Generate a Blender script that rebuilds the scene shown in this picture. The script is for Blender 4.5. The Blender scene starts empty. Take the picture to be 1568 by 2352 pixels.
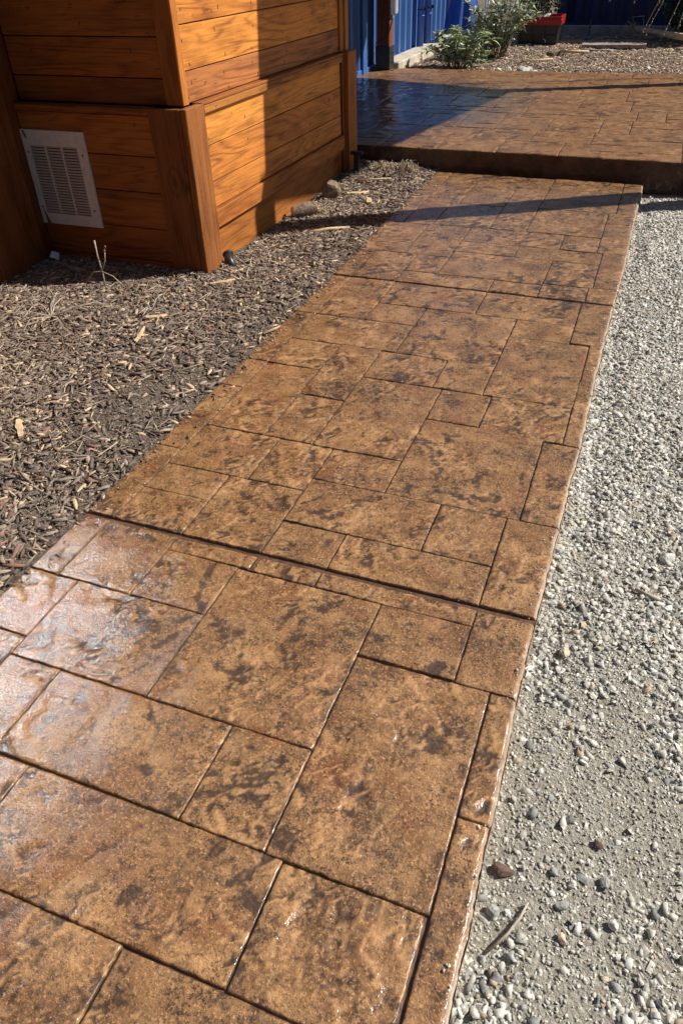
import bpy, math, random
import numpy as np
from mathutils import Matrix, Vector

random.seed(7)
rng = np.random.default_rng(11)
S = bpy.context.scene
COL = S.collection
RAD = math.radians

# ------------------------------------------------------------------ camera
F_PX, PITCH, ROLL, YAW, EYE = 1677.405, RAD(38.106), RAD(-1.847), RAD(22.004), 1.55
cp, sp, cr, sr = math.cos(PITCH), math.sin(PITCH), math.cos(ROLL), math.sin(ROLL)
RC = np.array([[cr, -sr, 0], [sr, cr, 0], [0, 0, 1]]) @ np.array([[1, 0, 0], [0, -sp, -cp], [0, cp, -sp]])
MY = np.array([[math.cos(YAW), -math.sin(YAW), 0], [math.sin(YAW), math.cos(YAW), 0], [0, 0, 1]])
RCW = RC @ MY.T                      # world -> camera (x right, y down, z forward)
cam_d = bpy.data.cameras.new('camera')
cam = bpy.data.objects.new('camera', cam_d)
COL.objects.link(cam)
rx, ry, rz_ = RCW[0], -RCW[1], -RCW[2]
cam.matrix_world = Matrix(((rx[0], ry[0], rz_[0], 0), (rx[1], ry[1], rz_[1], 0), (rx[2], ry[2], rz_[2], EYE), (0, 0, 0, 1)))
cam_d.sensor_fit = 'VERTICAL'
cam_d.sensor_height = 24
cam_d.lens = 24 * F_PX / 2352
cam_d.clip_start, cam_d.clip_end = 0.05, 600
S.camera = cam

# ------------------------------------------------------------------ sky and sun
SUN_EL, SUN_AZ = RAD(42), RAD(60)
SUN = np.array([math.cos(SUN_EL) * math.sin(SUN_AZ), math.cos(SUN_EL) * math.cos(SUN_AZ), math.sin(SUN_EL)])
W = bpy.data.worlds.new('World')
S.world = W
W.use_nodes = True
wn = W.node_tree
wn.nodes.clear()
sky = wn.nodes.new('ShaderNodeTexSky')
sky.sky_type = 'NISHITA'
sky.sun_disc = False
sky.sun_elevation, sky.sun_rotation = SUN_EL, SUN_AZ
bg = wn.nodes.new('ShaderNodeBackground')
bg.inputs[1].default_value = 0.05
wo = wn.nodes.new('ShaderNodeOutputWorld')
wn.links.new(sky.outputs[0], bg.inputs[0])
wn.links.new(bg.outputs[0], wo.inputs[0])
sl = bpy.data.lights.new('sun', 'SUN')
sl.energy, sl.angle, sl.color = 5.0, RAD(0.5), (1.0, 0.955, 0.88)
so = bpy.data.objects.new('sun', sl)
COL.objects.link(so)
so.rotation_euler = Vector(SUN).to_track_quat('Z', 'Y').to_euler()
so.location = (6, 4, 8)
S.view_settings.view_transform = 'Standard'
S.view_settings.look = 'None'
S.view_settings.exposure = 0.36
S.view_settings.gamma = 1
S.view_settings.use_curve_mapping = False
S.cycles.sample_clamp_indirect = 40
S.cycles.blur_glossy = 0.3

# ------------------------------------------------------------------ numeric noise
_P = np.random.default_rng(3).permutation(512)
_P = np.concatenate([_P, _P, _P])
_A = np.random.default_rng(4).uniform(0, 2 * np.pi, 512)
_GX, _GY = np.cos(_A), np.sin(_A)
def perlin(x, y):
    xi, yi = np.floor(x).astype(int), np.floor(y).astype(int)
    xf, yf = x - xi, y - yi
    u, v = xf ** 3 * (xf * (xf * 6 - 15) + 10), yf ** 3 * (yf * (yf * 6 - 15) + 10)
    def g(ix, iy, dx, dy):
        h = _P[(_P[ix & 511] + iy) & 511]
        return _GX[h] * dx + _GY[h] * dy
    a = g(xi, yi, xf, yf); b = g(xi + 1, yi, xf - 1, yf)
    c = g(xi, yi + 1, xf, yf - 1); d = g(xi + 1, yi + 1, xf - 1, yf - 1)
    return ((a + (b - a) * u) + ((c + (d - c) * u) - (a + (b - a) * u)) * v) * 1.4
def fbm(x, y, o=4, g=0.5):
    s, a, f = 0, 1.0, 1.0
    for k in range(o):
        s = s + a * perlin(x * f + 17.3 * k, y * f - 9.1 * k); a *= g; f *= 2.03
    return s
def sstep(a, b, t):
    t = np.clip((t - a) / (b - a), 0, 1)
    return t * t * (3 - 2 * t)
def in_view(x, y, z, m=0.12):
    p = RCW @ np.stack([x, y, z - EYE])
    w = np.maximum(p[2], 1e-3)
    u, v = p[0] / w * F_PX / 1568, p[1] / w * F_PX / 2352
    return (p[2] > 0.1) & (np.abs(u) < 0.5 + m) & (np.abs(v) < 0.5 + m)

# ------------------------------------------------------------------ mesh helpers
def empty(name, loc=(0, 0, 0), label=None, cat=None, group=None, kind=None):
    o = bpy.data.objects.new(name, None)
    COL.objects.link(o)
    o.location = loc
    o.empty_display_size = 0.1
    return tag(o, label, cat, group, kind)
def tag(o, label=None, cat=None, group=None, kind=None):
    for k, v in (('label', label), ('category', cat), ('group', group), ('kind', kind)):
        if v: o[k] = v
    return o
def link(name, me, parent=None, loc=None):
    o = bpy.data.objects.new(name, me)
    COL.objects.link(o)
    if parent is not None: o.parent = parent
    if loc is not None: o.location = loc
    return o
def fast_mesh(name, V, Fc, mat, smooth=False, col=None):
    """V (n,3) array, Fc (m,k) array of equal-size faces"""
    me = bpy.data.meshes.new(name)
    V = np.ascontiguousarray(V, dtype=np.float32); Fc = np.ascontiguousarray(Fc, dtype=np.int32)
    m, k = Fc.shape
    me.vertices.add(len(V)); me.vertices.foreach_set('co', V.ravel())
    me.loops.add(m * k); me.loops.foreach_set('vertex_index', Fc.ravel())
    me.polygons.add(m)
    me.polygons.foreach_set('loop_start', np.arange(0, m * k, k, dtype=np.int32))
    me.polygons.foreach_set('loop_total', np.full(m, k, dtype=np.int32))
    if smooth: me.polygons.foreach_set('use_smooth', np.ones(m, dtype=bool))
    if col is not None:
        a = me.color_attributes.new('tone', 'FLOAT_COLOR', 'POINT')
        c = np.ones((len(V), 4), dtype=np.float32); c[:, :col.shape[1]] = col
        a.data.foreach_set('color', c.ravel())
    me.update(calc_edges=True)
    me.validate()
    if mat: me.materials.append(mat)
    return me
class MB:
    def __init__(s): s.v, s.f = [], []
    def add(s, v, f):
        b = len(s.v); s.v += [tuple(q) for q in v]; s.f += [tuple(i + b for i in q) for q in f]; return s
    def box(s, x0, x1, y0, y1, z0, z1, b=0.0):
        if x1 < x0: x0, x1 = x1, x0
        if y1 < y0: y0, y1 = y1, y0
        if b <= 0:
            v = [(x, y, z) for x in (x0, x1) for y in (y0, y1) for z in (z0, z1)]
            return s.add(v, [(0, 1, 3, 2), (4, 6, 7, 5), (0, 4, 5, 1), (2, 3, 7, 6), (0, 2, 6, 4), (1, 5, 7, 3)])
        lo, hi = (x0, y0, z0), (x1, y1, z1)
        idx, v = {}, []
        for c in [(i, j, k) for i in (0, 1) for j in (0, 1) for k in (0, 1)]:
            for ax in range(3):          # vertex lying on the face normal to ax
                p = [0, 0, 0]
                for q in range(3):
                    e = hi[q] if c[q] else lo[q]
                    p[q] = e if q == ax else (e - b if c[q] else e + b)
                idx[(c, ax)] = len(v); v.append(tuple(p))
        fs = []
        for ax in range(3):
            a1, a2 = (ax + 1) % 3, (ax + 2) % 3
            for sgn in (0, 1):
                def C(i, j):
                    c = [0, 0, 0]; c[ax] = sgn; c[a1] = i; c[a2] = j; return tuple(c)
                q = [idx[(C(0, 0), ax)], idx[(C(1, 0), ax)], idx[(C(1, 1), ax)], idx[(C(0, 1), ax)]]
                fs.append(q if sgn else q[::-1])
            for i in (0, 1):
                for j in (0, 1):
                    def D(k):
                        c = [0, 0, 0]; c[ax] = k; c[a1] = i; c[a2] = j; return tuple(c)
                    q = [idx[(D(0), a1)], idx[(D(1), a1)], idx[(D(1), a2)], idx[(D(0), a2)]]
                    fs.append(q if (i + j) % 2 else q[::-1])
        for c in [(i, j, k) for i in (0, 1) for j in (0, 1) for k in (0, 1)]:
            fs.append([idx[(c, 0)], idx[(c, 1)], idx[(c, 2)]])
        return s.add(v, fs)
    def tube(s, pts, rads, n=6, cap=True):
        pts = [Vector(p) for p in pts]
        if not hasattr(rads, '__len__'): rads = [rads] * len(pts)
        b = len(s.v); up = None
        for i, p in enumerate(pts):
            d = (pts[min(i + 1, len(pts) - 1)] - pts[max(i - 1, 0)]).normalized()
            a = d.orthogonal().normalized() if up is None else (up - d * up.dot(d)).normalized()
            up = a; c = d.cross(a)
            for k in range(n):
                t = 2 * math.pi * k / n
                s.v.append(tuple(p + (a * math.cos(t) + c * math.sin(t)) * rads[i]))
        for i in range(len(pts) - 1):
            for k in range(n):
                s.f.append((b + i * n + k, b + i * n + (k + 1) % n, b + (i + 1) * n + (k + 1) % n, b + (i + 1) * n + k))
        if cap:
            s.f.append(tuple(b + k for k in range(n))[::-1]); e = b + (len(pts) - 1) * n
            s.f.append(tuple(e + k for k in range(n)))
        return s
    def mesh(s, name, mat, smooth=False, recalc=True):
        me = bpy.data.meshes.new(name); me.from_pydata(s.v, [], s.f)
        if recalc:
            import bmesh
            bm = bmesh.new(); bm.from_mesh(me); bmesh.ops.recalc_face_normals(bm, faces=bm.faces); bm.to_mesh(me); bm.free()
        if smooth: me.polygons.foreach_set('use_smooth', np.ones(len(me.polygons), dtype=bool))
        if mat: me.materials.append(mat)
        me.update(); return me
    def obj(s, name, mat, parent=None, smooth=False, color=None, loc=None):
        o = link(name, s.mesh(name, mat, smooth), parent, loc)
        if color: o.color = color
        return o
def recenter(o):
    """put the origin of a free mesh object at the bottom centre of its bounds"""
    me = o.data; n = len(me.vertices); co = np.empty(n * 3, dtype=np.float32); me.vertices.foreach_get('co', co)
    co = co.reshape(-1, 3); c = np.array([(co[:, 0].min() + co[:, 0].max()) / 2, (co[:, 1].min() + co[:, 1].max()) / 2, co[:, 2].min()])
    me.vertices.foreach_set('co', (co - c).astype(np.float32).ravel()); me.update()
    o.location = Vector(c); return o

# ------------------------------------------------------------------ material helpers
class NT:
    def __init__(s, name):
        s.m = bpy.data.materials.new(name); s.m.use_nodes = True; s.t = s.m.node_tree; s.t.nodes.clear()
        s.out = s.n('ShaderNodeOutputMaterial'); s.b = s.n('ShaderNodeBsdfPrincipled'); s.l(s.b.outputs[0], s.out.inputs[0])
        s.tc = None
    def n(s, t, **k):
        o = s.t.nodes.new(t)
        for a, v in k.items(): setattr(o, a, v)
        return o
    def l(s, a, b): s.t.links.new(a, b)
    def set(s, sock, v):
        if hasattr(v, 'node'): s.l(v, sock)
        elif isinstance(v, (tuple, list)) and len(v) == 3 and sock.type == 'RGBA': sock.default_value = (*v, 1)
        else: sock.default_value = v
    def co(s):
        if not s.tc: s.tc = s.n('ShaderNodeTexCoord')
        return s.tc.outputs['Object']
    def mp(s, v, scale=(1, 1, 1), loc=(0, 0, 0)):
        o = s.n('ShaderNodeMapping'); s.set(o.inputs[0], v); s.set(o.inputs[1], loc); o.inputs[3].default_value = scale; return o.outputs[0]
    def noise(s, v, scale, detail=3, rough=0.55, dist=0.0):
        o = s.n('ShaderNodeTexNoise'); s.set(o.inputs['Vector'], v); s.set(o.inputs['Scale'], scale)
        o.inputs['Detail'].default_value = detail; o.inputs['Roughness'].default_value = rough; o.inputs['Distortion'].default_value = dist
        return o.outputs[0]
    def voro(s, v, scale, feat='F1', out=0, rnd=1.0):
        o = s.n('ShaderNodeTexVoronoi', feature=feat); s.set(o.inputs['Vector'], v); o.inputs['Scale'].default_value = scale
        if 'Randomness' in o.inputs: o.inputs['Randomness'].default_value = rnd
        return o.outputs[out]
    def math(s, op, a, b=0.0, c=0.0, clamp=False):
        o = s.n('ShaderNodeMath', operation=op, use_clamp=clamp); s.set(o.inputs[0], a); s.set(o.inputs[1], b); s.set(o.inputs[2], c); return o.outputs[0]
    def rng(s, v, a, b, c=0.0, d=1.0, smooth=True):
        o = s.n('ShaderNodeMapRange', interpolation_type='SMOOTHSTEP' if smooth else 'LINEAR'); s.set(o.inputs[0], v)
        for i, q in enumerate((a, b, c, d)): o.inputs[1 + i].default_value = q
        return o.outputs[0]
    def mix(s, f, a, b, mode='MIX'):
        o = s.n('ShaderNodeMix', data_type='RGBA', blend_type=mode); s.set(o.inputs[0], f); s.set(o.inputs[6], a); s.set(o.inputs[7], b); return o.outputs[2]
    def vadd(s, a, b, op='ADD'):
        o = s.n('ShaderNodeVectorMath', operation=op); s.set(o.inputs[0], a); s.set(o.inputs[1], b); return o.outputs[0]
    def bump(s, h, strength=0.5, dist=0.01, prev=None):
        o = s.n('ShaderNodeBump'); o.inputs['Strength'].default_value = strength; o.inputs['Distance'].default_value = dist; s.set(o.inputs['Height'], h)
        if prev is not None: s.l(prev, o.inputs['Normal'])
        return o.outputs[0]
    def attr(s, name='tone'):
        o = s.n('ShaderNodeAttribute', attribute_name=name); return o.outputs[0]
    def sep(s, v):
        o = s.n('ShaderNodeSeparateColor'); s.set(o.inputs[0], v); return o.outputs
    def p(s, **k):
        names = {'col': 'Base Color', 'rough': 'Roughness', 'metal': 'Metallic', 'spec': 'Specular IOR Level', 'coat': 'Coat Weight', 'coatr': 'Coat Roughness', 'nor': 'Normal', 'coatn': 'Coat Normal', 'trans': 'Transmission Weight', 'sss': 'Subsurface Weight', 'ior': 'IOR', 'alpha': 'Alpha'}
        for a, v in k.items(): s.set(s.b.inputs[names[a]], v)
        return s.m

def mat_wood(name, axis, light, dark, rings=34.0, rough=0.6, coarse=False):
    m = NT(name); oi = m.n('ShaderNodeObjectInfo')
    off = m.math('MULTIPLY', oi.outputs['Random'], 61.0)
    cx = m.n('ShaderNodeCombineXYZ')
    for i in range(3): m.l(off, cx.inputs[i])
    co = m.vadd(m.co(), cx.outputs[0])
    def sc(a, c): return tuple(a if i == axis else c for i in range(3))
    kd = m.voro(m.mp(co, sc(1.7, 3.1)), 1.0)
    knot = m.rng(kd, 0.02, 0.22, 1.0, 0.0)
    n1 = m.noise(m.mp(co, sc(0.55, 6.5)), 1.0, 2, 0.4, 0.35)
    ph = m.math('ADD', m.math('MULTIPLY', n1, rings * 2.1), m.math('MULTIPLY', knot, 7.0))
    ring = m.math('MULTIPLY_ADD', m.math('SINE', ph), 0.5, 0.5)
    ring = m.math('MULTIPLY', m.math('POWER', ring, 3.0), m.rng(m.noise(m.mp(co, sc(0.7, 3.0)), 1.3, 2), 0.35, 0.65, 0.25, 1.0))
    fine = m.noise(m.mp(co, sc(4.0, 150.0)), 1.0, 3, 0.6)
    blot = m.noise(m.mp(co, sc(1.6, 6.0)), 1.5, 4, 0.6)
    f = m.math('ADD', m.math('MULTIPLY', ring, 0.42), m.math('MULTIPLY', m.rng(fine, 0.35, 0.7), 0.38))
    f = m.math('ADD', f, m.math('MULTIPLY', m.rng(blot, 0.40, 0.72), 0.42), clamp=True)
    col = m.mix(f, light, dark)
    core = m.rng(kd, 0.0, 0.10, 1.0, 0.0)
    col = m.mix(m.math('MULTIPLY', core, 0.8), col, tuple(c * 0.3 for c in dark))
    sp_ = m.noise(m.mp(co, sc(18, 60)), 1.0, 2)
    col = m.mix(m.rng(sp_, 0.66, 0.74, 0.0, 0.55), col, tuple(c * 0.45 for c in dark))
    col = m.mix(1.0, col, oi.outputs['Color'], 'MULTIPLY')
    h = m.math('SUBTRACT', m.math('MULTIPLY', ring, -0.5), m.math('MULTIPLY', fine, 0.8))
    if coarse: h = m.math('ADD', h, m.math('MULTIPLY', m.noise(m.mp(co, sc(40, 110)), 1.0, 3), 1.8))
    return m.p(col=col, rough=m.math('MULTIPLY_ADD', fine, 0.25, rough - 0.12), nor=m.bump(h, 0.45, 0.004), spec=0.35)

WL, WD = (0.54, 0.205, 0.040), (0.150, 0.042, 0.009)
M_WX = mat_wood('cedar_stained_lengthwise_x', 0, WL, WD)
M_WY = mat_wood('cedar_stained_lengthwise_y', 1, WL, WD)
M_WZ = mat_wood('cedar_stained_upright', 2, WL, WD)
M_PZ = mat_wood('rough_sawn_post_wood', 2, (0.38, 0.145, 0.034), (0.11, 0.036, 0.010), rings=14, rough=0.75, coarse=True)
M_DZ = mat_wood('dark_post_wood', 2, (0.22, 0.075, 0.028), (0.075, 0.024, 0.010), rough=0.6)
M_BARE = mat_wood('weathered_bare_wood', 0, (0.50, 0.40, 0.28), (0.22, 0.16, 0.10), rough=0.8)
M_BAREY = mat_wood('weathered_bare_wood_y', 1, (0.50, 0.40, 0.28), (0.22, 0.16, 0.10), rough=0.8)

def mat_tile(name, c1, c2, c3, dark, coat=1.0, coatr=0.07, grain=1.0, wet_shade=False):
    m = NT(name); co = m.co()
    r, g, b = m.sep(m.attr())[:3]
    n6 = m.noise(co, 7.0, 5, 0.65)
    n2 = m.noise(co, 3.1, 3, 0.5, 0.4)
    col = m.mix(m.rng(n6, 0.35, 0.68), c1, c2)
    col = m.mix(m.rng(n2, 0.52, 0.72, 0, 0.75), col, c3)
    
    # powdery mottling of darker release colour
    n40 = m.noise(co, 46.0, 6, 0.75)
    n14 = m.noise(co, 13.0, 4, 0.65)
    mot = m.math('MULTIPLY', m.rng(n40, 0.42, 0.64), m.rng(n14, 0.34, 0.62))
    col = m.mix(m.math('MULTIPLY', mot, 0.88), col, dark)
    n5 = m.noise(m.mp(co, loc=(3, 7, 2)), 4.5, 4, 0.65)
    wash = m.math('MULTIPLY', m.rng(n5, 0.45, 0.66), m.rng(n40, 0.32, 0.62, 0.25, 1.0))
    col = m.mix(m.math('MULTIPLY', wash, 0.74), col, dark)
    rust = m.rng(m.noise(m.mp(co, loc=(9, 1, 4)), 5.5, 4, 0.6), 0.54, 0.72, 0, 0.6)
    col = m.mix(rust, col, (0.20, 0.062, 0.018))
    sp1 = m.rng(m.noise(co, 170.0, 3, 0.7), 0.52, 0.60)
    spd = m.rng(m.noise(co, 9.0, 4, 0.6), 0.36, 0.66, 0.30, 0.95)
    col = m.mix(m.math('MULTIPLY', sp1, spd), col, tuple(c * 0.8 for c in dark))
    pale = m.rng(m.noise(m.mp(co, loc=(5, 2, 1)), 150.0, 2, 0.6), 0.56, 0.66, 0, 0.5)
    col = m.mix(pale, col, tuple(min(1, c * 1.7) for c in c1))
    # stain blotches, edges broken up by noise
    st = m.math('ADD', r, m.math('ADD', m.math('MULTIPLY', m.math('SUBTRACT', n40, 0.5), 1.5), m.math('MULTIPLY', m.math('SUBTRACT', n14, 0.5), 0.8)))
    st = m.rng(st, 0.26, 0.78)
    col = m.mix(m.math('MULTIPLY', st, 0.86), col, dark)
    col = m.mix(m.math('MULTIPLY', g, m.rng(n40, 0.3, 0.6, 0.2, 0.75)), col, tuple(min(1, c * 1.5) for c in c1))
    du = m.math('MULTIPLY', b, m.rng(n14, 0.3, 0.62, 0.25, 1.0))
    col = m.mix(du, col, (0.50, 0.41, 0.32))
    coat = m.math('MULTIPLY_ADD', du, -0.75, coat)
    hi = m.noise(co, 330.0, 2, 0.6)
    mid = m.noise(co, 95.0, 3, 0.6)
    h = m.math('ADD', m.math('MULTIPLY', hi, 0.6), m.math('ADD', mid, m.math('MULTIPLY', n40, 1.3)))
    nb = m.bump(h, 0.7 * grain, 0.0035)
    cr_ = coatr
    if wet_shade:      # damp gloss by the blue container; its dark tint deepens the shade there
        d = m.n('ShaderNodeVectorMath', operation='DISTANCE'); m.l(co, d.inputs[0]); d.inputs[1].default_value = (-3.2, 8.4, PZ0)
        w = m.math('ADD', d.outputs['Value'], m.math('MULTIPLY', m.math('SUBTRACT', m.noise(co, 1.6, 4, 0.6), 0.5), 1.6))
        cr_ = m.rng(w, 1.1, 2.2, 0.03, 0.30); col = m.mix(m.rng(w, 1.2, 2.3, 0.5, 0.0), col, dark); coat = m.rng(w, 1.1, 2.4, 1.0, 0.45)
    return m.p(col=col, rough=m.rng(n40, 0.3, 0.7, 0.50, 0.70), spec=0.3, nor=nb, coat=coat, coatr=cr_, coatn=m.bump(m.math('ADD', m.math('MULTIPLY', hi, 0.7), mid), 0.42 * grain, 0.003))

PZ0 = 0.152
M_TILE = mat_tile('stamped_concrete_brown', (0.40, 0.215, 0.090), (0.24, 0.110, 0.038), (0.28, 0.124, 0.055), (0.042, 0.022, 0.013))
M_TILE2 = mat_tile('stamped_concrete_patio', (0.33, 0.168, 0.060), (0.23, 0.102, 0.033), (0.28, 0.135, 0.05), (0.060, 0.026, 0.012), coatr=0.12, grain=0.45, wet_shade=True)

def mat_simple(name, col, rough=0.6, metal=0.0, var=0.25, scale=8.0, bump=0.0, bscale=60.0, coat=0.0, spec=0.5):
    m = NT(name); co = m.co()
    n = m.noise(co, scale, 5, 0.62)
    c = m.mix(m.rng(n, 0.3, 0.7), tuple(q * (1 - var) for q in col), tuple(min(1, q * (1 + var)) for q in col))
    k = dict(col=c, rough=rough, metal=metal, coat=coat, spec=spec)
    if bump: k['nor'] = m.bump(m.noise(co, bscale, 4, 0.65), bump, 0.01)
    return m.p(**k)
def mat_vcol(name, rough=0.85, bump=0.3, bscale=180.0, var=0.35):
    m = NT(name); co = m.co()
    n = m.noise(co, bscale, 3, 0.6)
    c = m.mix(1.0, m.attr(), m.mix(m.rng(n, 0.3, 0.7), (1 - var,) * 3, (1.0, 1.0, 1.0)), 'MULTIPLY')
    return m.p(col=c, rough=rough, spec=0.25, nor=m.bump(n, bump, 0.003))
M_JOINT = mat_simple('dark_joint_concrete', (0.11, 0.055, 0.030), 0.45, var=0.4, scale=30, bump=0.3, bscale=120, coat=0.5)
M_SIDE = mat_simple('walkway_side_concrete', (0.36, 0.25, 0.17), 0.8, var=0.35, scale=18, bump=0.5, bscale=90)
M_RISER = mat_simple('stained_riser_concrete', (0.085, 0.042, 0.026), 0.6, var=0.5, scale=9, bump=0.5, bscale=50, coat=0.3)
M_CONC = mat_simple('pale_concrete', (0.50, 0.43, 0.33), 0.85, var=0.2, scale=6, bump=0.4, bscale=70)
M_CHIP = mat_vcol('bark_mulch')
M_STONE = mat_vcol('crushed_stone', bscale=140, var=0.3)
M_BLACK = mat_simple('black_plastic', (0.018, 0.018, 0.02), 0.4, var=0.3)
M_STEEL = mat_simple('black_powder_coat', (0.028, 0.026, 0.026), 0.45, var=0.35, scale=14, bump=0.15)
M_DARK = mat_simple('dark_interior', (0.012, 0.009, 0.008), 0.9)
M_WHITE = mat_simple('white_paint', (0.72, 0.71, 0.68), 0.5, var=0.06)
M_RED = mat_simple('red_plastic', (0.34, 0.014, 0.018), 0.35, var=0.12)
M_BARK = mat_simple('rough_bark', (0.22, 0.15, 0.10), 0.9, var=0.5, scale=30, bump=1.0, bscale=45)
M_STRAW = mat_simple('dry_straw', (0.46, 0.37, 0.24), 0.8, var=0.3, scale=20)
M_TWIG = mat_simple('dry_twig_bark', (0.42, 0.35, 0.27), 0.8, var=0.35, scale=40)
M_CUT = mat_simple('fresh_split_wood', (0.58, 0.42, 0.25), 0.8, var=0.25, scale=25, bump=0.4, bscale=80)
M_ROCK = mat_simple('grey_stone', (0.36, 0.36, 0.34), 0.8, var=0.3, scale=25, bump=0.6, bscale=90)
M_ROCKW = mat_simple('white_stone', (0.62, 0.60, 0.54), 0.8, var=0.25, scale=22, bump=0.6, bscale=70)
M_ROCKT = mat_simple('tan_stone', (0.58, 0.47, 0.33), 0.8, var=0.25, scale=40, bump=0.5, bscale=90)
M_ROCKR = mat_simple('reddish_stone', (0.14, 0.085, 0.065), 0.8, var=0.3, scale=40, bump=0.5, bscale=90)

# vent paint: pale enamel with rust freckles
m = NT('pale_grey_enamel'); co = m.co()
rn = m.rng(m.voro(co, 26.0), 0.03, 0.07, 1.0, 0.0)
rm = m.math('MULTIPLY', rn, m.rng(m.noise(co, 12.0, 2), 0.5, 0.6))
c = m.mix(m.rng(m.noise(co, 30, 4), 0.3, 0.7), (0.60, 0.56, 0.55), (0.70, 0.66, 0.65))
M_VENT = m.p(col=m.mix(rm, c, (0.16, 0.10, 0.07)), rough=0.4)
M_LOUVER = mat_simple('dusty_louver_enamel', (0.50, 0.43, 0.37), 0.55, var=0.1)
M_RUST = mat_simple('rust_streak', (0.22, 0.10, 0.03), 0.8, var=0.4, scale=60)

# corrugated container paint
m = NT('blue_container_paint'); co = m.co()
n = m.noise(m.mp(co, (6, 6, 1.2)), 1.0, 5, 0.65)
c = m.mix(m.rng(n, 0.3, 0.7), (0.040, 0.110, 0.31), (0.060, 0.150, 0.38))
M_BLUE = m.p(col=m.mix(m.rng(m.noise(co, 9, 5, 0.7), 0.62, 0.75, 0, 0.5), c, (0.14, 0.18, 0.27)), rough=0.42)
m = NT('dark_blue_container_paint'); co = m.co()
n = m.noise(m.mp(co, (5, 5, 1.0)), 1.0, 5, 0.65)
M_NAVY = m.p(col=m.mix(m.rng(n, 0.3, 0.7), (0.006, 0.014, 0.070), (0.010, 0.022, 0.095)), rough=0.5)
M_TARP = mat_simple('blue_tarp_fabric', (0.008, 0.065, 0.36), 0.55, var=0.15, bump=0.2)
M_PIPE = mat_simple('blue_painted_pipe', (0.035, 0.115, 0.42), 0.4, var=0.1)

m = NT('leaf_green'); oi = m.n('ShaderNodeObjectInfo')
c = m.mix(m.noise(m.co(), 14.0, 2), (0.20, 0.28, 0.09), (0.42, 0.47, 0.25))
c = m.mix(m.rng(oi.outputs['Random'], 0.0, 1.0, 0, 0.85, False), c, (0.60, 0.63, 0.47))
M_LEAF = m.p(col=c, rough=0.33, spec=0.5)
m = NT('dark_leaf_green')
M_LEAFD = m.p(col=m.mix(m.noise(m.co(), 7.0, 3), (0.012, 0.028, 0.010), (0.04, 0.075, 0.028)), rough=0.45)
m = NT('stem_green'); M_STEM = m.p(col=(0.15, 0.13, 0.05), rough=0.6)

# window with a reflective solar film: it throws the sun back on to the walkway
m = NT('reflective_window_film')
M_PANE = m.p(col=(0.66, 0.73, 0.84), metal=1.0, rough=0.12, nor=m.bump(m.noise(m.co(), 5.0, 2), 0.10, 0.006))

# ================================================================== GROUND
# soil sheet to the horizon
m = NT('soil'); co = m.co()
c = m.mix(m.rng(m.noise(co, 5, 6, 0.7), 0.3, 0.7), (0.10, 0.075, 0.055), (0.19, 0.15, 0.11))
M_SOIL = m.p(col=c, rough=0.95, nor=m.bump(m.noise(co, 25, 6, 0.7), 0.6, 0.03))
g = MB(); g.add([(-250, -250, -0.22), (250, -250, -0.22), (250, 250, -0.22), (-250, 250, -0.22)], [(0, 1, 2, 3)])
tag(g.obj('ground', M_SOIL), kind='structure')

def grid_mesh(name, x0, x1, y0, y1, d, hf, mat):
    xs = np.linspace(x0, x1, int((x1 - x0) / d) + 1); ys = np.linspace(y0, y1, int((y1 - y0) / d) + 1)
    X, Y = np.meshgrid(xs, ys); Z = hf(X, Y)
    nx, ny = len(xs), len(ys)
    i = (np.arange(ny - 1)[:, None] * nx + np.arange(nx - 1)[None, :]).ravel()
    return fast_mesh(name, np.stack([X.ravel(), Y.ravel(), Z.ravel()], 1), np.stack([i, i + 1, i + nx + 1, i + nx], 1), mat, True)

def h_mulch(x, y):
    h = -0.022 + 0.012 * fbm(x * 1.6, y * 1.6, 3) + 0.006 * fbm(x * 9, y * 9, 3)
    h = h + 0.05 * sstep(5.6, 6.4, y) * sstep(-1.62, -1.95, x)
    h = h - 0.02 * sstep(-1.95, -1.62, x) * (1 - sstep(4.3, 4.6, y))
    return h
def h_gravel(x, y):
    h = -0.048 + 0.0028 * perlin(x * 45, y * 45) + 0.010 * fbm(x * 2.2 + 5, y * 1.4, 4) + 0.004 * fbm(x * 14, y * 14, 3)
    h = h - 0.012 * np.exp(-((x - 0.03 + 0.02 * np.sin(y * 2)) / 0.05) ** 2) - 0.035 * sstep(5.5, 6.4, y)
    h = h + 0.016 * np.exp(-(((x - 0.12) / 0.09) ** 2 + ((y - 4.9) / 0.22) ** 2)) + 0.012 * np.exp(-(((x - 0.04) / 0.07) ** 2 + ((y - 1.1) / 0.2) ** 2))
    return h
def h_far(x, y):
    return 0.105 + 0.02 * fbm(x * 1.1, y * 1.1, 4) + 0.012 * fbm(x * 7, y * 7, 3) - 0.02 * sstep(13.5, 16, y)

m = NT('mulch_fines'); co = m.co()
n = m.noise(co, 60, 6, 0.75); n2 = m.noise(co, 160, 3, 0.7)
c = m.mix(m.rng(n, 0.38, 0.62), (0.075, 0.058, 0.046), (0.24, 0.19, 0.15))
c = m.mix(m.rng(n2, 0.60, 0.70, 0, 0.7), c, (0.44, 0.37, 0.29))
M_FINES = m.p(col=c, rough=0.95, spec=0.2, nor=m.bump(m.math('ADD', n, n2), 1.0, 0.012))
m = NT('gravel_fines'); co = m.co()
n = m.noise(co, 110, 6, 0.75); n2 = m.noise(co, 300, 3, 0.7); vo = m.voro(co, 95)
c = m.mix(m.rng(n, 0.36, 0.64), (0.44, 0.395, 0.315), (0.70, 0.65, 0.54))
c = m.mix(m.rng(n2, 0.58, 0.68, 0, 0.8), c, (0.60, 0.58, 0.53))
c = m.mix(m.rng(n2, 0.42, 0.30, 0, 0.9), c, (0.13, 0.12, 0.10))
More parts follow.
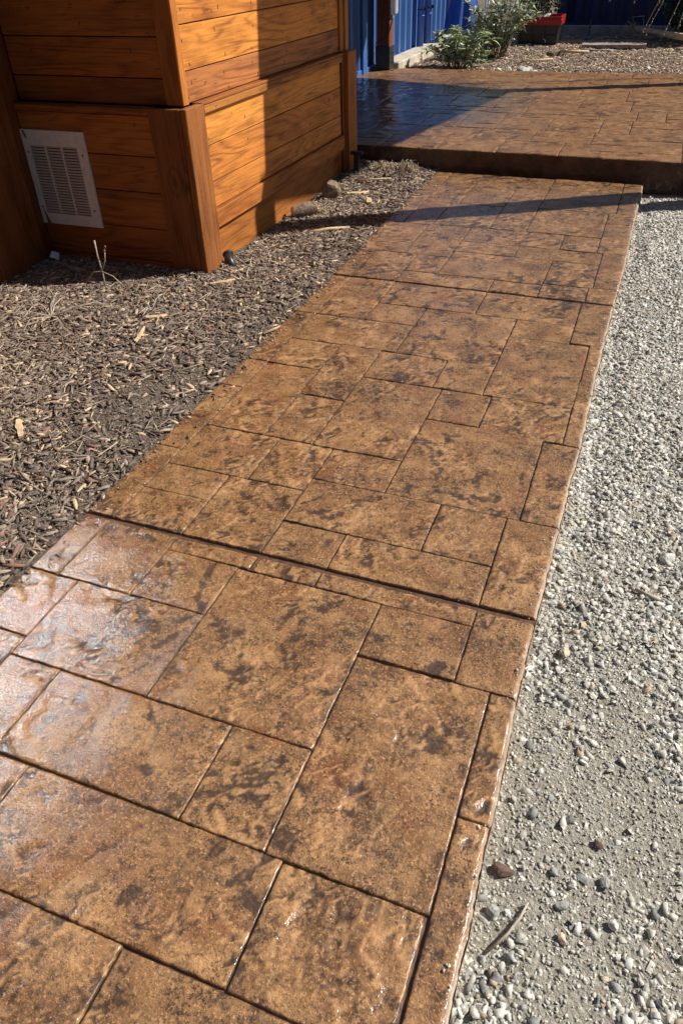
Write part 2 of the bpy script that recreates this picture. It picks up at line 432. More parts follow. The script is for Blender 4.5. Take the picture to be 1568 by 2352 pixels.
damp = m.rng(m.noise(co, 2.1, 4, 0.6), 0.56, 0.70, 0, 0.55)
c = m.mix(damp, c, (0.26, 0.205, 0.16))
hh = m.math('ADD', m.math('ADD', n, m.math('MULTIPLY', n2, 0.6)), m.math('MULTIPLY', vo, -0.7))
M_GFINES = m.p(col=c, rough=0.95, spec=0.2, nor=m.bump(hh, 1.0, 0.018))

tag(link('mulch_bed', grid_mesh('mulch_bed', -6.5, -1.585, -1.5, 6.6, 0.03, h_mulch, M_FINES)), kind='structure')
tag(link('gravel_strip', grid_mesh('gravel_strip', -0.06, 1.2, -1.0, 6.6, 0.012, h_gravel, M_GFINES)), kind='structure')
tag(link('gravel_yard', grid_mesh('gravel_yard', 1.2, 9.0, -3.0, 6.6, 0.15, lambda x, y: h_gravel(x * 0 + 1.2, y) + (x - 1.2) * 0.004, M_GFINES)), kind='structure')
tag(link('garden_bed', grid_mesh('garden_bed', -3.42, 6.0, 10.98, 19.0, 0.05, h_far, M_FINES)), kind='structure')

def scatter(tv, tf, P, size, yaw, tilt, col, jit=0.0, seed=1):
    """instances of a template baked into arrays; size (n,3)"""
    r = np.random.default_rng(seed); n = len(P)
    V = np.repeat(tv[None], n, 0).astype(np.float32)
    if jit: V += r.normal(0, jit, V.shape).astype(np.float32)
    V *= size[:, None, :]
    a, b = tilt[:, 0], tilt[:, 1]
    ca, sa, cb, sb, cy, sy = np.cos(a), np.sin(a), np.cos(b), np.sin(b), np.cos(yaw), np.sin(yaw)
    x, y, z = V[..., 0], V[..., 1], V[..., 2]
    y, z = y * ca[:, None] - z * sa[:, None], y * sa[:, None] + z * ca[:, None]
    x, z = x * cb[:, None] + z * sb[:, None], -x * sb[:, None] + z * cb[:, None]
    x, y = x * cy[:, None] - y * sy[:, None], x * sy[:, None] + y * cy[:, None]
    V = np.stack([x, y, z], -1) + P[:, None, :]
    k = len(tv)
    Fc = (tf[None] + (np.arange(n) * k)[:, None, None]).reshape(-1, tf.shape[1])
    return V.reshape(-1, 3), Fc, np.repeat(col, k, 0)
# bark chip: bent, tapered sliver
CH_V = np.array([(-.5, -.30, 0), (-.42, .34, 0), (0.02, -.5, .28), (-.04, .5, .22), (.5, -.22, -.05), (.44, .26, 0),
                 (-.5, -.25, 1), (-.42, .28, 1), (0.0, -.42, 1.3), (0, .42, 1.2), (.5, -.18, .9), (.42, .2, 1)]) - np.array([0, 0, .5])
CH_F = np.array([(6, 8, 9, 7), (8, 10, 11, 9), (0, 2, 8, 6), (2, 4, 10, 8), (1, 7, 9, 3), (3, 9, 11, 5), (0, 6, 7, 1), (4, 5, 11, 10)])
def ico():
    t = (1 + 5 ** .5) / 2
    v = np.array([(-1, t, 0), (1, t, 0), (-1, -t, 0), (1, -t, 0), (0, -1, t), (0, 1, t), (0, -1, -t), (0, 1, -t), (t, 0, -1), (t, 0, 1), (-t, 0, -1), (-t, 0, 1)], float)
    v /= np.linalg.norm(v[0]) * 2
    f = np.array([(0, 11, 5), (0, 5, 1), (0, 1, 7), (0, 7, 10), (0, 10, 11), (1, 5, 9), (5, 11, 4), (11, 10, 2), (10, 7, 6), (7, 1, 8), (3, 9, 4), (3, 4, 2), (3, 2, 6), (3, 6, 8), (3, 8, 9), (4, 9, 5), (2, 4, 11), (6, 2, 10), (8, 6, 7), (9, 8, 1)])
    return v, f
IC_V, IC_F = ico()
CB_V = np.array([(-.5, -.4, -.4), (.45, -.5, -.4), (.5, .4, -.35), (-.4, .5, -.4), (-.35, -.3, .4), (.3, -.42, .3), (.42, .3, .45), (-.42, .35, .25)])
CB_F = np.array([(0, 1, 5), (0, 5, 4), (1, 2, 6), (1, 6, 5), (2, 3, 7), (2, 7, 6), (3, 0, 4), (3, 4, 7), (4, 5, 6), (4, 6, 7)])
def mulch_colors(n, r, pale=0.16, bright=1.0):
    t = r.random(n); k = r.uniform(0.65, 1.25, n)
    c = np.where((t < pale)[:, None], np.array([(0.60, 0.47, 0.33)]), np.where((t < pale + 0.26)[:, None], np.array([(0.345, 0.285, 0.235)]), np.where((t < pale + 0.36)[:, None], np.array([(0.27, 0.165, 0.115)]), np.array([(0.195, 0.160, 0.138)]))))
    return c * k[:, None] * bright * np.array([1.10, 1.03, 0.97])
def chips(name, n, x0, x1, y0, y1, hf, lmin, lmax, seed, keep, pale, bright=1.0, lift=0.006):
    r = np.random.default_rng(seed)
    x, y = r.uniform(x0, x1, n), r.uniform(y0, y1, n)
    ok = in_view(x, y, np.zeros(n)) & keep(x, y, r)
    x, y = x[ok], y[ok]; n = len(x)
    L = lmin + (lmax - lmin) * r.random(n) ** 2.4
    wd = np.clip(L * r.uniform(0.12, 0.50, n), 0.003, 0.018 * lmax / 0.05)
    th = r.uniform(0.10, 0.28, n) * wd + 0.0012
    col = mulch_colors(n, r, pale, bright)
    long_ = L > lmin + 0.6 * (lmax - lmin)
    wd[long_] *= 0.55
    P = np.stack([x, y, hf(x, y) + lift * r.random(n) ** 1.5 + 0.001], 1)
    V, Fc, C = scatter(CH_V, CH_F, P, np.stack([L, wd, th], 1), r.uniform(0, 2 * np.pi, n), r.normal(0, 0.17, (n, 2)), col, 0.07, seed + 1)
    return tag(link(name, fast_mesh(name, V, Fc, M_CHIP, False, C)), kind='stuff')
def fibres(name, n, x0, x1, y0, y1, seed, keep):
    r = np.random.default_rng(seed); x, y = r.uniform(x0, x1, n), r.uniform(y0, y1, n)
    ok = in_view(x, y, np.zeros(n)) & keep(x, y, r); x, y = x[ok], y[ok]; n = len(x)
    L = r.uniform(.04, .13, n); w = r.uniform(.0015, .0042, n)
    col = np.where(r.random((n, 1)) < .6, np.array([(0.55, 0.44, 0.31)]), np.array([(0.36, 0.27, 0.20)])) * r.uniform(.7, 1.15, n)[:, None]
    V, Fc, C = scatter(CH_V, CH_F, np.stack([x, y, h_mulch(x, y) + .012 + .006 * r.random(n)], 1), np.stack([L, w, w * .7], 1), r.uniform(0, 6.28, n), r.normal(0, .10, (n, 2)), col, .10, seed)
    return tag(link(name, fast_mesh(name, V, Fc, M_CHIP, False, C)), kind='stuff')
def keep_bed(x, y, r):
    in_house = ((x < -2.33) & (y > 3.80)) | (x < -3.46)
    d = -1.60 - x
    p = np.clip(0.18 + d / 0.55, 0, 1) * np.where(y > 4.6, 1.0, 1.0)
    p = np.maximum(p, 0.8 * sstep(4.9, 5.3, y))
    p = p * np.clip(0.9 + 0.6 * fbm(x * 1.3 + 3, y * 1.3, 3), 0.25, 1)
    return ~in_house & (x < -1.585) & (r.random(len(x)) < p)
def keep_bed_small(x, y, r):
    return ~(((x < -2.33) & (y > 3.80)) | (x < -3.46)) & (x < -1.60)
chips('mulch_chips', 110000, -4.0, -1.58, 0.7, 6.5, h_mulch, 0.011, 0.074, 21, keep_bed, 0.13, 0.95, 0.014)
chips('mulch_crumbs', 44000, -4.2, -1.58, 0.6, 6.5, h_mulch, 0.005, 0.018, 24, keep_bed_small, 0.15, 0.95, 0.006)
fibres('mulch_fibres', 2600, -4.0, -1.62, 0.7, 6.5, 28, keep_bed)
chips('garden_chips', 30000, -3.4, 2.6, 11.06, 16.0, h_far, 0.022, 0.085, 31, lambda x, y, r: np.ones(len(x), bool), 0.40, 1.25, 0.012)

def stones(name, n, smin, smax, seed, keep, pw=2.2):
    r = np.random.default_rng(seed)
    x = np.where(r.random(n) < 0.8, r.uniform(-0.03, 0.62, n), r.uniform(0.6, 1.2, n)); y = r.uniform(-0.2, 6.45, n)
    ok = in_view(x, y, np.zeros(n), 0.2) & keep(x, y, r)
    x, y = x[ok], y[ok]; n = len(x)
    s = smin + (smax - smin) * r.random(n) ** pw
    t = r.random(n)
    base = np.where((t < 0.62)[:, None], np.array([(0.62, 0.59, 0.52)]), np.where((t < 0.80)[:, None], np.array([(0.34, 0.34, 0.325)]), np.where((t < 0.94)[:, None], np.array([(0.78, 0.76, 0.69)]), np.array([(0.48, 0.38, 0.27)]))))
    col = base * r.uniform(0.7, 1.2, n)[:, None]
    P = np.stack([x, y, h_gravel(x, y) + s * 0.12], 1)
    sz = np.stack([s * r.uniform(0.9, 1.5, n), s * r.uniform(0.6, 1.0, n), s * r.uniform(0.4, 0.75, n)], 1)
    V, Fc, C = scatter(CB_V, CB_F, P, sz, r.uniform(0, 6.28, n), r.normal(0, 0.5, (n, 2)), col, 0.15, seed + 1)
    return tag(link(name, fast_mesh(name, V, Fc, M_STONE, False, C)), kind='stuff')
def keep_stone(x, y, r):
    f = 0.34 + 1.2 * fbm(x * 3.0 + 2, y * 1.5 + 1, 3)
    f = f + 0.6 * sstep(1.3, 2.6, y) + 0.9 * np.exp(-((x - 0.0) / 0.06) ** 2) * sstep(-0.1, 0.3, perlin(y * 2.2, y * 0 + 2.5)) + 0.6 * sstep(0.24, 0.42, x)
    return r.random(len(x)) < np.clip(f, 0.06, 1)
stones('gravel_stones', 92000, 0.0042, 0.021, 41, keep_stone, 3.0)
stones('gravel_grit', 78000, 0.0026, 0.008, 43, lambda x, y, r: r.random(len(x)) < 0.85, 1.0)

# ================================================================== WALKWAY
def xL(y): return -1.582 - 0.060 * sstep(2.6, 6.4, y) - 0.012 * np.exp(-((y - 2.5) / 1.0) ** 2)
def xR(y): return -0.030 + 0.032 * sstep(1.6, 6.0, y) + 0.004 * np.sin(y * 3.1) + 0.004 * perlin(y * 9.0, y * 0 + 4.5) + 0.002 * perlin(y * 31.0, y * 0 + 1.5)
L_, R_ = 'L', 'R'
TILES = [  # x0, x1, y0, y1
 (L_, -1.475, 1.245, 1.53), (-1.475, -1.208, 1.245, 1.53), (-1.208, -.948, 1.245, 1.465), (-1.208, -.913, 1.465, 1.53),
 (-.913, -.689, 1.46, 1.53), (-.689, -.201, 1.46, 1.53), (-.948, -.473, .932, 1.46), (-.473, -.201, 1.253, 1.46), (-.201, R_, 1.25, 1.53),
 (L_, -1.39, 1.0, 1.245), (-1.39, -.948, .932, 1.245), (L_, -1.39, .665, 1.0), (-1.39, -1.217, .665, .932), (-1.217, -.688, .665, .932),
 (-.688, -.473, .663, .932), (-.473, -.104, .66, 1.25), (-.104, R_, .888, 1.25), (-.104, R_, .28, .888), (-.428, -.11, .397, .66),
 (-1.10, -.428, .40, .664), (L_, -1.10, .40, .664), (-1.24, -.655, .10, .40), (-.655, -.11, .12, .397), (L_, -1.24, .10, .40),
 (L_, -.95, -.35, .10), (-.95, -.42, -.30, .10), (-.42, -.11, -.30, .12), (-.11, R_, -.30, .28), (L_, -.75, -.80, -.35), (-.75, R_, -.80, -.30),
 # middle
 (L_, -1.475, 1.55, 2.006), (L_, -1.475, 2.006, 2.53), (L_, -1.475, 2.53, 2.79), (-1.475, -1.207, 1.55, 1.742), (-1.475, -1.212, 1.742, 1.905),
 (-1.207, -.913, 1.55, 1.905), (-.913, -.683, 1.55, 1.726), (-.683, -.201, 1.55, 1.726), (-.913, -.429, 1.726, 1.985), (-.429, -.201, 1.726, 1.985),
 (-.201, R_, 1.55, 1.985), (-1.475, -1.14, 1.905, 2.2), (-1.14, -.913, 1.905, 2.195), (-.913, -.637, 1.985, 2.195), (-.637, -.160, 1.985, 2.522), (-.160, R_, 1.985, 2.50),
 (-1.475, -1.212, 2.2, 2.788), (-1.212, -1.004, 2.2, 2.557), (-1.212, -1.004, 2.557, 3.066), (-1.004, -.637, 2.197, 2.786), (-.637, -.418, 2.524, 2.788), (-.418, -.088, 2.51, 2.797),
 (-.088, R_, 2.50, 3.037), (-.083, R_, 3.037, 3.412), (-1.004, -.681, 2.786, 3.062), (-.681, -.462, 2.788, 3.062), (-.462, -.083, 2.797, 3.4),
 (-.938, -.462, 3.062, 3.616), (-1.475, -1.212, 2.788, 3.066), (-1.475, -.938, 3.066, 3.38), (L_, -1.475, 2.79, 3.378), (L_, -1.478, 3.378, 3.928),
 (-.462, -.175, 3.4, 3.616), (-.175, R_, 3.412, 3.928), (-1.478, -1.208, 3.38, 3.928), (-1.208, -.938, 3.38, 3.612), (-1.208, -.681, 3.614, 3.928), (-.681, -.175, 3.617, 3.928),
 # far
 (-1.218, -.681, 3.945, 4.122), (-.681, -.414, 3.945, 4.118), (-.414, -.165, 3.945, 4.145), (-.165, R_, 3.945, 4.16), (L_, -1.49, 3.945, 4.42), (-1.49, -1.218, 3.945, 4.415),
 (-1.218, -1.015, 4.124, 4.415), (-1.015, -.414, 4.122, 4.53), (-.414, -.145, 4.148, 4.53), (-.145, R_, 4.16, 4.748), (L_, -1.31, 4.418, 5.005), (-1.31, -1.02, 4.415, 5.022),
 (-1.02, -.646, 4.53, 4.735), (-.646, -.145, 4.53, 4.738), (-1.02, -.405, 4.736, 5.03), (-.405, -.180, 4.74, 5.022), (-.180, R_, 4.748, 5.35),
 (L_, -1.497, 5.005, 5.84), (L_, -1.497, 5.84, 6.40), (-1.497, -1.29, 5.01, 5.55), (-1.29, -.903, 5.022, 5.55), (-.903, -.660, 5.03, 5.40), (-.660, -.180, 5.03, 5.58),
 (-1.497, -1.235, 5.55, 6.40), (-1.235, -.903, 5.55, 6.02), (-.903, -.660, 5.40, 6.02), (-.660, -.134, 5.58, 6.40), (-1.235, -.660, 6.02, 6.40), (-.180, R_, 5.35, 5.58), (-.134, R_, 5.58, 5.9), (-.134, R_, 5.9, 6.40),
]
def relief(x, y, ph, amp=1.0):
    """slate-like relief (m) and a stain mask that sits in the low spots"""
    wx, wy = x + 0.05 * fbm(x * 5 + ph, y * 5, 2), y + 0.05 * fbm(x * 5, y * 5 + ph, 2)
    a = 0.6 * math.sin(ph * 2.1)
    u, v = wx * math.cos(a) + wy * math.sin(a), -wx * math.sin(a) + wy * math.cos(a)
    t = fbm(u * 4.4 + ph * 1.7, v * 2.6 - ph, 5, 0.55) * 2.6
    fl = np.floor(t); fr = t - fl
    ter = fl + sstep(0.32, 0.40, fr)
    msk = sstep(-0.25, 0.20, fbm(x * 2.6 - ph, y * 2.6 + ph, 2))
    h = 0.0026 * (0.45 * t * (1 - msk) + ter * msk) + 0.0010 * fbm(x * 9 + ph, y * 9, 3)
    chisel = sstep(0.34, 0.62, fbm(u * 17 + ph, v * 9 - ph, 3, 0.5))
    h = h - 0.0034 * chisel * (0.4 + 0.6 * msk)
    low = sstep(0.30, 0.16, np.abs(fr - 0.25) * 2.2) * msk
    blot = sstep(0.18, 0.62, fbm(u * 10 - ph * 2, v * 6.0 + ph, 4, 0.6))
    blot2 = sstep(0.26, 0.6, fbm(x * 2.1 + 9, y * 2.1 - 4, 4, 0.6))
    k = 0.75 + 0.5 * (math.sin(ph * 7.7) * 0.5 + 0.5)
    st = np.clip(0.06 + k * (0.36 * low + 0.52 * chisel + 0.48 * blot * (0.5 + 0.5 * msk) + 0.30 * blot2), 0, 1)
    crest = sstep(0.37, 0.41, fr) * (1 - sstep(0.46, 0.60, fr)) * msk
    return h * amp, st, crest
def tile_obj(x0, x1, y0, y1, z, res, parent, mat, ph, gap=0.0032, amp=1.0, depth=0.012, xl=None, xr=None, round_r=0.0, front=False):
    lft, rgt = x0 == L_, x1 == R_
    ax0 = xl if lft else x0; ax1 = xr if rgt else x1
    def axis(a, b, ga, gb, ra, rb):
        n = max(2, int((b - a) / res))
        e0 = [a + ga, a + ga + 0.0018, a + ga + 0.005] if not ra else [a, a + .001, a + .0025, a + .005, a + .010]
        e1 = [b - gb - 0.005, b - gb - 0.0018, b - gb] if not rb else [b - .010, b - .005, b - .0025, b - .001, b]
        return np.array(e0 + list(np.linspace(e0[-1], e1[0], n + 1)[1:-1]) + e1)
    xs = axis(ax0, ax1, gap, gap, lft, rgt); ys = axis(y0, y1, gap, gap, front, False)
    X, Y = np.meshgrid(xs, ys)
    nx, ny = len(xs), len(ys)
    h, st, crest = relief(X, Y, ph, amp)
    r = random.Random(int(ph * 1000))
    h = h - h.mean()
    ed = np.minimum(np.minimum(X - xs[0], xs[-1] - X), np.minimum(Y - ys[0], ys[-1] - Y))
    h = h * (0.30 + 0.70 * sstep(0.0, 0.022, ed)); h = 0.0062 * np.tanh(h / 0.0062)
    h = h + r.uniform(-.0012, .0012) + r.uniform(-.004, .004) * (X - (ax0 + ax1) / 2) + r.uniform(-.004, .004) * (Y - (y0 + y1) / 2)
    def edge(d, inner):
        e = np.zeros_like(d)
        if inner: e = np.where(d < 0.0002, 0.0030, np.where(d < 0.0022, 0.0007, 0))
        else: e = 0.010 * (1 - sstep(0, 0.009, d)) ** 1.3
        return e
    dz = edge(X - xs[0], not lft) + edge(xs[-1] - X, not rgt) + edge(Y - ys[0], not front) + edge(ys[-1] - Y, True)
    st = np.clip(st + 0.35 * (np.minimum(np.minimum(X - xs[0] + (9 if lft else 0), xs[-1] - X + (9 if rgt else 0)), np.minimum(Y - ys[0], ys[-1] - Y)) < 0.004), 0, 1)
    if rgt: st = st * sstep(0.004, 0.02, xs[-1] - X)
    Z = z + h - dz
    dust = np.zeros_like(X)
    for on_, dd in ((rgt, xs[-1] - X), (lft, X - xs[0])):
        if on_:
            Z = Z + 0.0025 * (1 - sstep(0, 0.014, dd)) * fbm(X * 3, Y * 55, 3)
            dust = np.maximum(dust, 1 - sstep(0.0005, 0.010, dd))
    # ragged joints, and the walkway's own outline at its two sides
    Xo = X + 0.0012 * fbm(X * 40, Y * 40, 2); Yo = Y + 0.0012 * fbm(X * 40 + 8, Y * 40, 2)
    if lft and callable(xL) and parent.name.startswith('walkway'):
        t = (ax1 - X) / (ax1 - ax0); Xo = Xo + t * (xL(Y) - ax0)
    if rgt and parent.name.startswith('walkway'):
        t = (X - ax0) / (ax1 - ax0); Xo = Xo + t * (xR(Y) - ax1)
    top = np.stack([Xo, Yo, Z], -1)
    ring = [(0, i) for i in range(nx)] + [(j, nx - 1) for j in range(1, ny)] + [(ny - 1, i) for i in range(nx - 2, -1, -1)] + [(j, 0) for j in range(ny - 2, 0, -1)]
    rid = np.array([j * nx + i for j, i in ring])
    V = top.reshape(-1, 3); low = V[rid].copy(); low[:, 2] = z - depth
    i = (np.arange(ny - 1)[:, None] * nx + np.arange(nx - 1)[None, :]).ravel()
    Fq = np.stack([i, i + 1, i + nx + 1, i + nx], 1)
    k = np.arange(len(rid)); kn = (k + 1) % len(rid); b = len(V)
    Fs = np.stack([rid[k], b + k, b + kn, rid[kn]], 1)
    tone = np.stack([st.ravel(), crest.ravel(), dust.ravel()], 1)
    tone = np.concatenate([tone, np.tile([[0.75, 0.5, 0]], (len(low), 1))])
    me = fast_mesh('stamped_tile', np.concatenate([V, low]), np.concatenate([Fq, Fs]), mat, True, tone)
    return link('stamped_tile', me, parent)

# concrete body under the tiles
def body(name, ztop, zbot, ys, fl, fr, mat):
    b = MB(); n = len(ys)
    v = []
    for y in ys: v += [(fl(y), y, ztop), (fr(y), y, ztop), (fl(y), y, zbot), (fr(y), y, zbot)]
    f = []
    for i in range(n - 1):
        q, p = 4 * i, 4 * i + 4
        f += [(q, q + 1, p + 1, p), (q, p, p + 2, q + 2), (q + 1, q + 3, p + 3, p + 1), (q + 2, p + 2, p + 3, q + 3)]
    f += [(0, 2, 3, 1), (4 * n - 4, 4 * n - 3, 4 * n - 1, 4 * n - 2)]
    return b.add(v, f).obj(name, mat)
walk = tag(body('walkway', -0.0102, -0.20, list(np.linspace(-0.8, 6.40, 60)), lambda y: float(xL(y)) + 0.0006, lambda y: float(xR(y)) - 0.0006, M_JOINT), kind='structure')
for s_, fx in ((-1, xL), (1, xR)):
    b = MB(); v = []
    ys = np.linspace(-0.8, 6.40, 120)
    for y in ys:
        x = float(fx(y)) + 0.003 * float(fbm(np.array(y * 9.0), np.array(s_ * 3.0), 2)) * 0.4
        v += [(x + s_ * 0.002, y, -0.0135), (x + s_ * 0.004, y, -0.19)]
    b.add(v, [(2 * i, 2 * i + 1, 2 * i + 3, 2 * i + 2) for i in range(len(ys) - 1)])
    b.obj('side_face', M_SIDE, walk)
for k, (x0, x1, y0, y1) in enumerate(TILES):
    ym = (y0 + y1) / 2
    res = 0.0075 if ym < 1.6 else 0.010 if ym < 2.9 else 0.014 if ym < 4.2 else 0.02
    tile_obj(x0, x1, y0, y1, 0.0, res, walk, M_TILE, 1.37 * k + 0.5, 0.0011 + 0.0012 * random.random(), 1.25, 0.0110, -1.582, -0.030)

r = np.random.default_rng(77); n = 5200  # loose pale sand, also standing in for sun glints on the tiles
gy = 1.0 + 5.3 * r.random(n) ** 0.75; gx = r.uniform(-1.57, -0.05, n)
ok = fbm(gx * 3, gy * 2.4 + 7, 3) + 0.25 * r.normal(0, 1, n) > 0.0
gx, gy = gx[ok], gy[ok]; n = len(gx); gs = r.uniform(0.0014, 0.0042, n)
V, Fc, C = scatter(IC_V, IC_F, np.stack([gx, gy, 0.0022 + 0 * gx], 1), np.stack([gs, gs * .8, gs * .7], 1), r.uniform(0, 6.28, n), r.normal(0, .4, (n, 2)), np.tile([[0.78, 0.75, 0.68]], (n, 1)) * r.uniform(.6, 1.1, n)[:, None], 0.08, 78)
tag(link('sand_glints', fast_mesh('sand_glints', V, Fc, M_STONE, False, C)), kind='stuff')

# bark and grit that have spilled over the two edges
r = np.random.default_rng(83); n = 220
sy = 0.7 + 5.6 * r.random(n); sx = np.array(xL(sy)) + 0.012 + np.abs(r.normal(0, .035, n)); L = r.uniform(.006, .024, n)
V, Fc, C = scatter(CH_V, CH_F, np.stack([sx, sy, np.full(n, .0045)], 1), np.stack([L, L * r.uniform(.2, .6, n), L * .15 + .001], 1), r.uniform(0, 6.28, n), r.normal(0, .12, (n, 2)), mulch_colors(n, r, .2), .07, 84)
tag(link('spilled_bark', fast_mesh('spilled_bark', V, Fc, M_CHIP, False, C)), kind='stuff')
n = 260; sy = 0.3 + 6.0 * r.random(n); sx = np.array(xR(sy)) - 0.006 - np.abs(r.normal(0, .022, n)); L = 0.002 + .008 * r.random(n) ** 4
V, Fc, C = scatter(CB_V, CB_F, np.stack([sx, sy, np.full(n, .0015)], 1), np.stack([L, L * .8, L * .6], 1), r.uniform(0, 6.28, n), r.normal(0, .3, (n, 2)), np.tile([[.74, .70, .62]], (n, 1)) * r.uniform(.6, 1.2, n)[:, None], .12, 85)
tag(link('spilled_grit', fast_mesh('spilled_grit', V, Fc, M_STONE, False, C)), kind='stuff')

# ------------------------------------------------------------------ raised patio slab
PZ = 0.152
pat = MB()
pat.box(-3.74, 5.0, 6.535, 11.03, -0.2, PZ - 0.0105)
patio = tag(pat.obj('patio', M_JOINT), kind='structure')
# riser with a crumbly upper lip
xs = np.linspace(-2.9, 5.0, 420); zs = np.linspace(-0.20, PZ - 0.006, 16)
X, Zz = np.meshgrid(xs, zs)
Yr = 6.512 + 0.006 * fbm(X * 3, Zz * 6, 4) - 0.010 * sstep(PZ - 0.04, PZ - 0.01, Zz) * sstep(-0.1, 0.4, fbm(X * 5, Zz * 3 + 4, 3)) + 0.004 * fbm(X * 22, Zz * 22, 3)
nx = len(xs); i = (np.arange(len(zs) - 1)[:, None] * nx + np.arange(nx - 1)[None, :]).ravel()
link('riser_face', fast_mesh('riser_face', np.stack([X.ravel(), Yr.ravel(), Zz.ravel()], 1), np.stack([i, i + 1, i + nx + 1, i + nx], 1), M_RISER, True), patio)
rr = random.Random(5)
yb = [6.51, 6.97, 7.42, 8.02, 8.46, 9.05, 9.64, 10.10, 10.56, 11.03]
nt = 0
for j in range(len(yb) - 1):
    x = -3.74; 
    while x < 4.98:
        w = rr.choice([0.34, 0.50, 0.72, 0.92]) if x < 1.0 else 1.2
        x1 = min(4.98, x + w)
        if 4.98 - x1 < 0.25: x1 = 4.98
        vis = x < 0.9
        if x1 > -2.3 or yb[j] > 6.4:
            ym = yb[j] + (yb[j + 1] - yb[j]) * rr.choice([.35, .5, .62])
        cuts = [(x, x1, yb[j], yb[j + 1])]
        if vis and rr.random() < .45: cuts = [(x, x1, yb[j], ym), (x, x1, ym, yb[j + 1])]
        elif vis and w > .6: xm = x + w * rr.choice([.36, .5]); cuts = [(x, xm, yb[j], yb[j + 1]), (xm, x1, yb[j], ym), (xm, x1, ym, yb[j + 1])]
        for q, (a0, a1, b0, b1) in enumerate(cuts):
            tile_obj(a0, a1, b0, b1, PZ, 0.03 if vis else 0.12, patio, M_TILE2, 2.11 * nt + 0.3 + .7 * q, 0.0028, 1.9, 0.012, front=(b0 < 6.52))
        nt += 1; x = x1

# ================================================================== BUILDING
bld = empty('wooden_building', (-3.0, 3.8, 0), 'orange stained cedar plank building with a low stepped skirt and white vent', 'building')
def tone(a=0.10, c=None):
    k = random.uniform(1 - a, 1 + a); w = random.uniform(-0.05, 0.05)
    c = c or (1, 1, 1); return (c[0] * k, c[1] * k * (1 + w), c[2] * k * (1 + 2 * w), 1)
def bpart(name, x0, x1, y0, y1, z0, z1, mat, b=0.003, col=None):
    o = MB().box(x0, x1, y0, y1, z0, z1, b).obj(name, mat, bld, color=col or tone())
    me = o.data
    n = len(me.vertices); co = np.empty(n * 3, dtype=np.float32); me.vertices.foreach_get('co', co)
    co = co.reshape(-1, 3); c = np.array([(x0 + x1) / 2, (y0 + y1) / 2, (z0 + z1) / 2], dtype=np.float32)
    me.vertices.foreach_set('co', (co - c).ravel()); me.update()
    o.location = Vector(c.tolist()) - bld.location
    return o
G = 0.0025
BR, DKB, PINK = (0.80, 0.78, 0.78), (0.62, 0.58, 0.55), (0.72, 0.72, 0.98)
# core behind the boards
bpart('inner_wall', -6.4, -2.402, 3.852, 6.27, -0.15, 2.60, M_DARK, 0)
bpart('skirt_core', -6.4, -2.385, 3.795, 6.30, -0.15, 0.832, M_DARK, 0)
# left (shaded) face: upper planks, tinted darker to deepen its shade
zz = [0.862, 0.990, 1.177, 1.365, 1.55, 1.74, 1.93, 2.12, 2.31, 2.50]
for k in range(len(zz) - 1):
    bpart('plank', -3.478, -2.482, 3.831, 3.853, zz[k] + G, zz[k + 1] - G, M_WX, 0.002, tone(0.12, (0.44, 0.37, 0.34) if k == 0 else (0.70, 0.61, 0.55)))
# right (sunlit) face: upper planks, most tints raised to look sunnier
zz = [0.868, 1.018, 1.224, 1.43, 1.63, 1.83, 2.03, 2.23, 2.43]
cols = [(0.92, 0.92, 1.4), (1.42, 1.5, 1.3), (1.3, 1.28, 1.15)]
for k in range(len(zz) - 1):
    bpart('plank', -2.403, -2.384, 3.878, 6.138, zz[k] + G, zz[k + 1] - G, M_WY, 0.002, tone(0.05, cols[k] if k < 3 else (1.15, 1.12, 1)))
# upper corner boards, near pair split into shade-dark and sun-bright tints
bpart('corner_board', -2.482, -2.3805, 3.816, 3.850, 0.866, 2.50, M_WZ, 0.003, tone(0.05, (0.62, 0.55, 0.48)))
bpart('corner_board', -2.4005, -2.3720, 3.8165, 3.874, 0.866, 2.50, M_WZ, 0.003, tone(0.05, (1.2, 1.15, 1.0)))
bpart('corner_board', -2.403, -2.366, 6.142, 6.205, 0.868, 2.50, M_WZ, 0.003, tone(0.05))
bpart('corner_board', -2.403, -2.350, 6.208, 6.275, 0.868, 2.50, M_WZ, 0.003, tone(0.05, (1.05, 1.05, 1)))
# ledge on the skirt
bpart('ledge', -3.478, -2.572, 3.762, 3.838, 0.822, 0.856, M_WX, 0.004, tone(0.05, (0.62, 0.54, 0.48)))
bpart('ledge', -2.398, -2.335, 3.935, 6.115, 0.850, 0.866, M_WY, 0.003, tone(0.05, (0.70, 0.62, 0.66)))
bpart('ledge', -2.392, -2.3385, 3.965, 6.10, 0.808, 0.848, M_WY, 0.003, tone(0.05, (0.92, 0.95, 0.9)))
# skirt left face planks, shade worked into their darker tints
zz = [-0.12, 0.017, 0.213, 0.418, 0.612, 0.820]
for k in range(5):
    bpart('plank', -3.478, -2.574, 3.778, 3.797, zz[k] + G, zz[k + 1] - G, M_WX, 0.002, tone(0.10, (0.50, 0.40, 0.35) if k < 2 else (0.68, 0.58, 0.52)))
# skirt right face planks, sunlight added to their brighter tints
zz = [0.300, 0.443, 0.637, 0.806]
for k in range(3):
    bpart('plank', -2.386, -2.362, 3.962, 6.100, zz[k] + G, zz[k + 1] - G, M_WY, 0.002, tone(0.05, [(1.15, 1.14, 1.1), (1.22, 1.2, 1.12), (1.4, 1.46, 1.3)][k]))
bpart('bottom_trim', -2.386, -2.338, 3.962, 6.118, 0.193, 0.297, M_WY, 0.004, tone(0.04, (0.86, 0.78, 0.74)))
bpart('base_board', -2.386, -2.372, 3.955, 6.12, -0.12, 0.19, M_WY, 0.002, tone(0.04, (0.80, 0.72, 0.64)))
